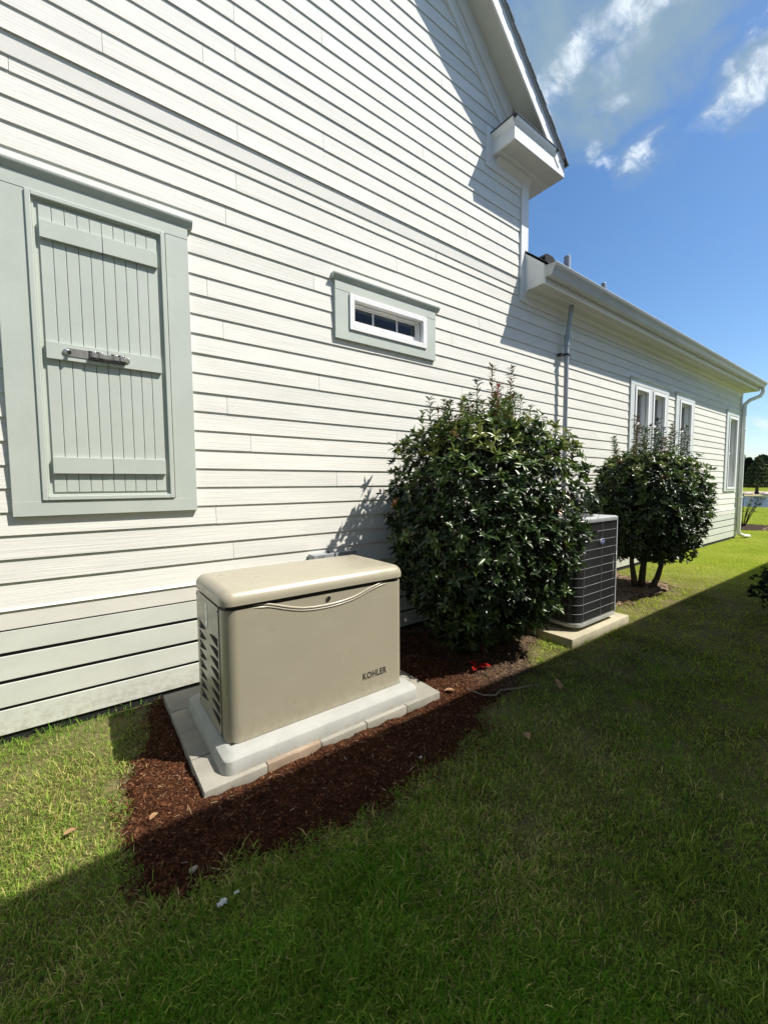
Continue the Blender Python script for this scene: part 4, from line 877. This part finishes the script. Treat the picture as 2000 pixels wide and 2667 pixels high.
for i in range(14):
    x = random.uniform(66.5, 88); y = x * .1345 - .2 + random.uniform(-2.0, 2.2) if i < 10 else random.uniform(-14, 24)
    o = bpy.data.objects.new('boulder', rock_me[i % 3]); COL.objects.link(o); s = random.uniform(.35, .95); o.scale = (s, s * random.uniform(.8, 1.4), s * .6); o.location = (x, y, .12 * s); o.rotation_euler = (0, 0, random.uniform(0, 6))
    tag(o, 'pinkish boulder on the bare far bank of the pond', 'boulder', 'boulders on the far bank')

# ------------------------------------------------------------------ neighbour's house (casts the shade the lawn lies in)
M_NBR = mat('neighbour_wall', (.60, .59, .54), (.55, .54, .50), (2, 2, 8), rough=.85)
nb = thing('neighbour_house', 'neighbouring house whose eaves shade the lawn', 'house', (0, -8, 0))
NB = MB(); ye = lambda x: -3.61 - .0124 * x; H = 4.50
xa, xb = -16.0, 16.5
NB.add([(xa, ye(xa) - .55, -.1), (xb, ye(xb) - .55, -.1), (xb, -13, -.1), (xa, -13, -.1), (xa, ye(xa) - .55, 4.42), (xb, ye(xb) - .55, 4.42), (xb, -13, 4.42), (xa, -13, 4.42)], [(0, 3, 2, 1), (4, 5, 6, 7), (0, 1, 5, 4), (1, 2, 6, 5), (2, 3, 7, 6), (3, 0, 4, 7)])
NB.build('wall', M_NBR, nb)
MB().add([(xa - .4, ye(xa), 4.36), (xb + .4, ye(xb), 4.36), (xb + .4, -13.5, 4.36), (xa - .4, -13.5, 4.36), (xa - .4, ye(xa), H), (xb + .4, ye(xb), H), (xb + .4, -13.5, H), (xa - .4, -13.5, H), (xa + 4, -8.5, 7.3), (xb - 4, -8.5, 7.3)],
         [(0, 3, 2, 1), (0, 1, 5, 4), (1, 2, 6, 5), (2, 3, 7, 6), (3, 0, 4, 7), (4, 5, 9, 8), (5, 6, 9), (6, 7, 8, 9), (7, 4, 8)]).build('roof', M_SHINGLE, nb)
# ------------------------------------------------------------------ mulch beds
def vnoise(x, y, sc, seed=0):
    """smooth value noise in 0..1 (numpy)"""
    r = np.random.default_rng(seed); T = r.uniform(0, 1, (64, 64)); X, Y = x * sc, y * sc
    xi, yi = np.floor(X).astype(int), np.floor(Y).astype(int); fx, fy = X - xi, Y - yi; fx, fy = fx * fx * (3 - 2 * fx), fy * fy * (3 - 2 * fy)
    g = lambda i, j: T[(i % 64), (j % 64)]
    return (g(xi, yi) * (1 - fx) + g(xi + 1, yi) * fx) * (1 - fy) + (g(xi, yi + 1) * (1 - fx) + g(xi + 1, yi + 1) * fx) * fy
def fbm(x, y, sc, seed=0): return .5 * vnoise(x, y, sc, seed) + .3 * vnoise(x + 7.3, y + 1.1, sc * 2.1, seed + 1) + .2 * vnoise(x + 3.7, y + 9.2, sc * 4.3, seed + 2)
BED = [(.45, .02), (.40, -.20), (.30, -.60), (.21, -.92), (.17, -1.22), (.18, -1.54), (.28, -1.78), (.48, -1.74), (.86, -1.88), (1.22, -1.90), (1.70, -1.88), (2.08, -1.78), (2.34, -1.60), (2.75, -1.55), (3.05, -1.50), (3.36, -1.34), (3.62, -1.14), (3.99, -.98), (3.99, .02)]
BED2 = [(5.26, .02), (5.26, -.95), (5.8, -.98), (6.5, -1.02), (7.0, -1.12), (7.45, -1.10), (7.75, -.95), (7.7, -.6), (7.9, -.2), (8.1, .02)]
BED3 = [(18.7 + 1.25 * math.cos(a) * 1.05 + 1.2, .72 + 1.0 * math.sin(a)) for a in [2 * math.pi * i / 20 for i in range(20)]]
def inside(x, y, poly):
    c = np.zeros(x.shape, bool); n = len(poly)
    for i in range(n):
        (x0, y0), (x1, y1) = poly[i], poly[(i + 1) % n]
        if y0 == y1: continue
        hit = ((y0 > y) != (y1 > y)) & (x < (x1 - x0) * (y - y0) / (y1 - y0) + x0); c ^= hit
    return c
def edge_dist(x, y, poly):
    d = np.full(x.shape, 9.0); n = len(poly)
    for i in range(n):
        p0, p1 = np.array(poly[i]), np.array(poly[(i + 1) % n]); e = p1 - p0; t = np.clip(((x - p0[0]) * e[0] + (y - p0[1]) * e[1]) / (e @ e), 0, 1)
        d = np.minimum(d, np.hypot(x - p0[0] - t * e[0], y - p0[1] - t * e[1]))
    return d
def sdist(x, y, poly): return np.where(inside(x, y, poly), 1, -1) * edge_dist(x, y, poly)
def bed_h(x, y, poly):
    """height of the mulch over the soil"""
    d = sdist(x, y, poly) + (fbm(x, y, 5, 3) - .5) * .22
    low = 1 - .6 * np.clip(1 - np.maximum(np.maximum(x - 2.21, .47 - x), np.maximum(-1.345 - y, y)) / .16, 0, 1)
    return low * np.clip(d / .14, -.6, 1) * .028 + (fbm(x, y, 6, 8) - .5) * .045 * np.clip(d / .1, 0, 1) + (vnoise(x, y, 22, 5) - .5) * .016
def litter_extra(t, pos, colour, ns):
    L = t.links.new; sp = N(t, 'ShaderNodeSeparateXYZ'); L(pos, sp.inputs[0]); f = maprange(t, math_(t, 'ADD', sp.outputs[0], math_(t, 'MULTIPLY', ns((4, 4, 4), 4), .8)), 2.75, 3.25)
    mx = N(t, 'ShaderNodeMix', data_type='RGBA'); L(math_(t, 'MULTIPLY', f, .85), mx.inputs['Factor']); L(colour, mx.inputs[6]); mx.inputs[7].default_value = (.050, .036, .024, 1); return mx.outputs[2]
M_MULCH = mat('bark_mulch', (.034, .013, .0065), (.070, .028, .013), (38, 38, 38), rough=.95, extra=litter_extra, spec=.1, bump=[((70, 70, 70), .012), ((220, 220, 220), .004)])
M_MULCH2 = mat('old_mulch', (.26, .19, .13), (.17, .12, .08), (26, 26, 26), rough=.95, bump=((60, 60, 60), .012))
def bed(poly, name, m, step=.022):
    xs_ = np.arange(min(p[0] for p in poly) - .25, max(p[0] for p in poly) + .25, step); ys_ = np.arange(min(p[1] for p in poly) - .25, max(p[1] for p in poly) + .06, step)
    X, Y = np.meshgrid(xs_, ys_, indexing='ij'); Z = bed_h(X, Y, poly); nx, ny = X.shape
    Z = np.where((sdist(X, Y, poly) + (fbm(X, Y, 5, 3) - .5) * .22) < -.03, -.05, Z)
    idx = np.arange(nx * ny).reshape(nx, ny); q = np.stack([idx[:-1, :-1], idx[1:, :-1], idx[1:, 1:], idx[:-1, 1:]], -1).reshape(-1, 4)
    me = np_mesh(name, np.stack([X.ravel(), Y.ravel(), Z.ravel()], -1), q.ravel(), np.arange(len(q)) * 4, np.full(len(q), 4), m)
    return tag(link(name, me), kind='structure')
bed(BED, 'mulch_bed', M_MULCH); bed(BED2, 'mulch_bed', M_MULCH2, .04); bed(BED3, 'mulch_ring', M_MULCH, .06)
M_CHIP = mat('bark_chip', (.05, .03, .02), attr='tint', rough=.9, spec=.12)
def solids():                                           # footprints nothing loose may lie in
    return [(.47, 2.21, -1.345, -.07), (3.98, 5.28, -1.435, -.25)]
def free(x, y):
    k = y < -.012
    for a, b, c, d in solids(): k &= ~((x > a) & (x < b) & (y > c) & (y < d))
    return k
def chips(poly, n, pal, lo, hi, flat=.35, name='bark_chips', seed=1, wr=(.25, .6)):
    r = np.random.default_rng(seed); x = r.uniform(min(p[0] for p in poly) - .1, max(p[0] for p in poly) + .1, n * 2); y = r.uniform(min(p[1] for p in poly) - .1, .0, n * 2)
    k = free(x, y) & ((sdist(x, y, poly) + (fbm(x, y, 5, 3) - .5) * .22) > -.16 * r.uniform(0, 1, len(x)) ** 2.2); x, y = x[k][:n], y[k][:n]; n = len(x)
    z = np.maximum(bed_h(x, y, poly), 0) + .003; L_ = r.uniform(lo, hi, n); Wd = L_ * r.uniform(wr[0], wr[1], n); a = r.uniform(0, 2 * np.pi, n); ti = r.normal(0, flat, n)
    X = np.stack([np.cos(a) * np.cos(ti), np.sin(a) * np.cos(ti), np.sin(ti)], -1); Y = unit(np.stack([-np.sin(a), np.cos(a), r.normal(0, flat, n)], -1)); Z = np.cross(X, Y)
    V8 = np.array([(-.5, -.5, 0), (.5, -.35, 0), (.42, .5, 0), (-.4, .4, 0), (-.35, -.3, .30), (.4, -.3, .25), (.3, .35, .30)])
    O = np.stack([x, y, z], -1); V = (O[:, None, :] + V8[None, :, 0:1] * (X * L_[:, None])[:, None] + V8[None, :, 1:2] * (Y * Wd[:, None])[:, None] + V8[None, :, 2:3] * (Z * Wd[:, None])[:, None]).reshape(-1, 3)
    F = [(4, 5, 6), (0, 1, 5, 4), (1, 2, 6, 5), (2, 3, 4, 6), (3, 0, 4)]; lp = np.array([i for f in F for i in f]); tot = np.array([len(f) for f in F])
    loops = (lp[None] + 7 * np.arange(n)[:, None]).ravel(); totals = np.tile(tot, n); starts = np.concatenate([[0], np.cumsum(totals)[:-1]])
    C = np.array(pal)[r.integers(0, len(pal), n)] * r.uniform(.55, 1.4, (n, 1))
    if poly is BED: fl = np.clip((x + (vnoise(x, y, 3, 9) - .5) * .8 - 2.5) / .4, 0, 1)[:, None] * .85; C = C * (1 - fl) + fl * np.array((.16, .115, .075)) * r.uniform(.3, 1.5, (n, 1))
    return tag(link(name, np_mesh(name, V, loops, starts, totals, M_CHIP, np.repeat(C, 7, axis=0), smooth=False)), kind='stuff')
chips(BED, 36000, [(.078, .029, .012), (.058, .021, .009), (.105, .042, .018), (.044, .017, .008), (.135, .062, .030), (.032, .013, .007)], .007, .024)
chips(BED, 700, [(.30, .22, .14), (.24, .17, .10), (.36, .27, .18)], .02, .05, name='straw_chips', seed=4, wr=(.06, .14))
chips(BED2, 2500, [(.24, .17, .11), (.17, .115, .07), (.30, .22, .15), (.10, .06, .04)], .02, .06, name='old_chips', seed=2)
chips(BED3, 1200, [(.16, .10, .06), (.24, .17, .11), (.09, .05, .03), (.30, .23, .17)], .04, .10, name='ring_chips', seed=3)
tag(MB().box(18.55, 19.9, -.33, -.29, -.02, .07).build('landscape_edging', M_BLACK), 'dark edging strip along the mulch ring by the far downspout', 'edging')

# ------------------------------------------------------------------ grass
def grass_points(n, seed, a0=-22, a1=112):
    r = np.random.default_rng(seed)
    # sample in polar form round the camera so that density falls off with distance
    az = r.uniform(math.radians(a0), math.radians(a1), n); u = r.uniform(0, 1, n); d0, d1 = .75, 34.0
    ex = -.35; d = (d0 ** ex + u * (d1 ** ex - d0 ** ex)) ** (1 / ex)
    x = CAM.x + d * np.sin(az); y = CAM.y + d * np.cos(az); return x, y, d, r
def shape_grass(x, y, d, r, lscale=1.0):
    k = (y > -4.12 - .0124 * x) & (free(x, y) | (x > XR))
    wob = (fbm(x, y, 9, 14) - .5) * .20
    for P_ in (BED, BED2, BED3):
        s = sdist(x, y, P_) + (fbm(x, y, 5, 3) - .5) * .22; k &= r.uniform(0, 1, len(x)) < np.clip((.05 - (s + wob * .9)) / .17, .012, 1) ** 1.3
    k &= ~((x > 36.3)) & (r.uniform(0, 1, len(x)) > .42 * np.clip((x - 5.0) / 4, 0, 1)); dry = fbm(x, y, 1.5, 30); bare_ = fbm(x, y, 3.0, 44)
    k &= (r.uniform(0, 1, len(x)) > np.clip((bare_ - .62) * 5, 0, .6) + .35 * np.clip((.42 - vnoise(x, y, 11, 81)) * 2.5, 0, 1))
    return k
def grass(n, seed, name, a0=-22, a1=112):
    x, y, d, r = grass_points(n, seed, a0, a1); k = shape_grass(x, y, d, r); x, y, d = x[k], y[k], d[k]; n = len(x)
    far = np.maximum(1.0, d / 3.2) ** .8; wall_ = np.clip(1 - (-y) / .22, 0, 1) * (x < 3.0) * (y > -.3)
    big = r.uniform(0, 1, n) < .07; clump = vnoise(x, y, 11, 81); Ln = np.where(big, r.uniform(.048, .072, n), r.uniform(.016, .042, n)) * (.65 + .7 * clump) * (1 + .35 * (far - 1)) * (1 + .5 * wall_) * (.75 + .5 * vnoise(x, y, 4, 60)); Wd = np.where(big, r.uniform(.0034, .0050, n), r.uniform(.0020, .0036, n)) * far
    flat = r.uniform(0, 1, n) ** .7; fdl = np.clip((x - 2.5) / 4, 0, 1); lean = flat * (1.30 + .25 * fdl) + .20 + .35 * fdl; a = r.uniform(0, 2 * np.pi, n) ; h = np.stack([np.cos(a), np.sin(a), np.zeros(n)], -1); side = np.stack([-np.sin(a), np.cos(a), np.zeros(n)], -1)
    O = np.stack([x, y, np.full(n, -.010) + r.uniform(0, .006, n)], -1)
    mid = O + h * (Ln * .5 * np.sin(lean * .7))[:, None] + np.array([0, 0, 1.0]) * (Ln * .55 * np.cos(lean * .7))[:, None]
    tip = mid + h * (Ln * .55 * np.sin(np.minimum(lean * 1.35, 1.75)))[:, None] + np.array([0, 0, 1.0]) * (Ln * .5 * np.cos(np.minimum(lean * 1.35, 1.75)))[:, None]
    tw = side * (Wd * .5)[:, None]; V = np.stack([O - tw, O + tw, mid - tw * .85, mid + tw * .85, tip], 1).reshape(-1, 3)
    lp = np.array([0, 1, 3, 2, 2, 3, 4]); tot = np.array([4, 3]); loops = (lp[None] + 5 * np.arange(n)[:, None]).ravel(); totals = np.tile(tot, n); starts = np.concatenate([[0], np.cumsum(totals)[:-1]])
    dry = np.clip((fbm(x, y, 1.25, 30) - .42) * 2.6, 0, 1) * .75 + .10; dry = dry * (1 - .8 * np.clip((x - 3.5) / 5, 0, 1)); lush = np.clip((fbm(x, y, .9, 71) - .45) * 3.5, 0, 1) + wall_
    u = r.uniform(0, 1, n); C = np.empty((n, 3)); G1, G2, G3, S1, S2 = map(np.array, ((.112, .215, .028), (.190, .295, .042), (.285, .375, .066), (.50, .46, .17), (.30, .24, .10)))
    C[:] = G1; C[u > .36] = G2; C[u > .70] = G3
    v = r.uniform(0, 1, n); s1 = v < dry * .50; C[s1] = S1; s2 = v < dry * .17; C[s2] = S2
    gl = (r.uniform(0, 1, n) < lush * .6) & ~s1; C[gl] = np.array((.110, .255, .020))
    fd = np.clip((x - 2.5) / 4, 0, 1)[:, None]; C = C * (1 - fd) + fd * (C * .25 + .75 * np.array((.34, .40, .022)))
    C *= r.uniform(.70, 1.3, (n, 1)) * (.76 + .50 * fbm(x, y, 5.5, 90))[:, None]
    tag(link(name, np_mesh(name, V, loops, starts, totals, M_GRASS, np.repeat(C, 5, axis=0))), kind='stuff')
M_GRASS = mat('grass_blade', (.06, .1, .02), attr='tint', rough=.7, spec=0.0, translucent=.30)
grass(740000, 5, 'grass')
grass(150000, 6, 'grass', -98, -22)

# ------------------------------------------------------------------ small loose things
M_REDLEAF = mat('red_leaf', (.42, .02, .012), rough=.4, translucent=.3); M_DRYLEAF = mat('dry_leaf', (.42, .26, .14), (.30, .17, .08), (40, 40, 40), rough=.7, translucent=.2)
M_STONE = mat('pale_stone', (.30, .26, .20), (.22, .19, .15), (50, 50, 50), rough=.9, bump=((120, 120, 120), .002)); M_PAPER = mat('white_scrap', (.72, .73, .70), (.6, .62, .6), (60, 60, 60), rough=.7)
def one_leaf(name, loc, size, m, label, cat_, rz=0.0, tilt=.2, n=1):
    mb = MB(); r = random.Random(int(loc[0] * 1000))
    for i in range(n):
        a = rz + i * 2.2 + r.uniform(-.3, .3); X = Vector((math.cos(a), math.sin(a), tilt * r.uniform(.2, 1))); Y = Vector((-math.sin(a), math.cos(a), .1)); Z = X.cross(Y)
        mb.add([Vector(loc) + X * (v[0] * size) + Y * (v[1] * size * .55) + Z * (v[2] * size) for v in LEAF_V], LEAF_F)
    return tag(mb.build(name, m, smooth='all'), label, cat_)
one_leaf('fallen_leaf', (2.80, -1.20, .040), .125, M_REDLEAF, 'bright red fallen leaves on the dark mulch below the big shrub', 'leaf', 3.5, .35, 3)
one_leaf('fallen_leaf', (.22, -1.33, .030), .055, M_DRYLEAF, 'tan curled leaf on sunlit mulch left of the paving slabs', 'leaf', .5)
one_leaf('fallen_leaf', (2.35, -1.36, .035), .09, M_DRYLEAF, 'orange brown leaf on the mulch by the slab corner nearest the big shrub', 'leaf', 2.5)
one_leaf('fallen_leaf', (3.03, -1.86, .03), .09, M_DRYLEAF, 'dry upright leaf in the shaded grass in front of the big shrub', 'leaf', 1.2, .9)
one_leaf('fallen_leaf', (-.12, -1.17, .022), .055, M_DRYLEAF, 'brown leaf on the sunny lawn near the shadow edge', 'leaf', .2)
one_leaf('fallen_leaf', (2.32, -2.02, .03), .09, M_DRYLEAF, 'brown dry leaf in shaded grass beside the mulch tip', 'leaf', 4.0)
sb = bmesh.new(); bmesh.ops.create_icosphere(sb, subdivisions=2, radius=1); r = random.Random(4)
for v in sb.verts: v.co *= r.uniform(.8, 1.15)
me = bpy.data.meshes.new('stone'); sb.to_mesh(me); sb.free(); me.materials.append(M_STONE)
o = link('stone', me); o.scale = (.020, .015, .011); o.location = (.335, -1.735, .022); tag(o, 'small pale stone where the mulch meets the lawn', 'stone')
def scrap(name, loc, s, label, seed):
    r = random.Random(seed); n = 5; vs = [(loc[0] + (i - 2) * s * .22 + r.uniform(-.1, .1) * s, loc[1] + (j - 2) * s * .14 + r.uniform(-.1, .1) * s, loc[2] + r.uniform(0, .35) * s) for i in range(n) for j in range(n)]
    fs = [(i * n + j, i * n + j + 1, (i + 1) * n + j + 1, (i + 1) * n + j) for i in range(n - 1) for j in range(n - 1)]
    tag(MB().add(vs, fs).build(name, M_PAPER), label, 'scrap')
scrap('paper_scrap', (.392, -1.958, .016), .040, 'larger white crumpled scrap in the shaded grass', 2); scrap('paper_scrap', (.455, -1.945, .014), .022, 'smaller white crumpled scrap beside the larger one', 3)
scrap('paper_scrap', (1.585, -1.80, .038), .024, 'tiny white scrap on the dark mulch before the generator', 5)
tag(MB().tube([(2.42, -1.42, .05), (2.46, -1.55, .04), (2.52, -1.62, .05), (2.63, -1.58, .04), (2.78, -1.66, .045), (2.98, -1.70, .03)], [.004, .0045, .005, .0045, .004, .002], 6).build('twig', mat('dry_twig', (.34, .30, .24), (.26, .22, .17), (50, 50, 50), rough=.9), smooth='all'), 'pale crooked twig on the mulch in front of the big shrub', 'twig')
tag(MB().tube([(2.10, -.30, .02), (2.5, -.62, .03), (2.75, -1.0, .04), (3.1, -.75, .04), (3.6, -.42, .03), (3.95, -.30, .03)], .011, 7).build('drip_hose', M_BLACK, smooth='all'), 'black hose lying on the mulch under the big shrub', 'hose')
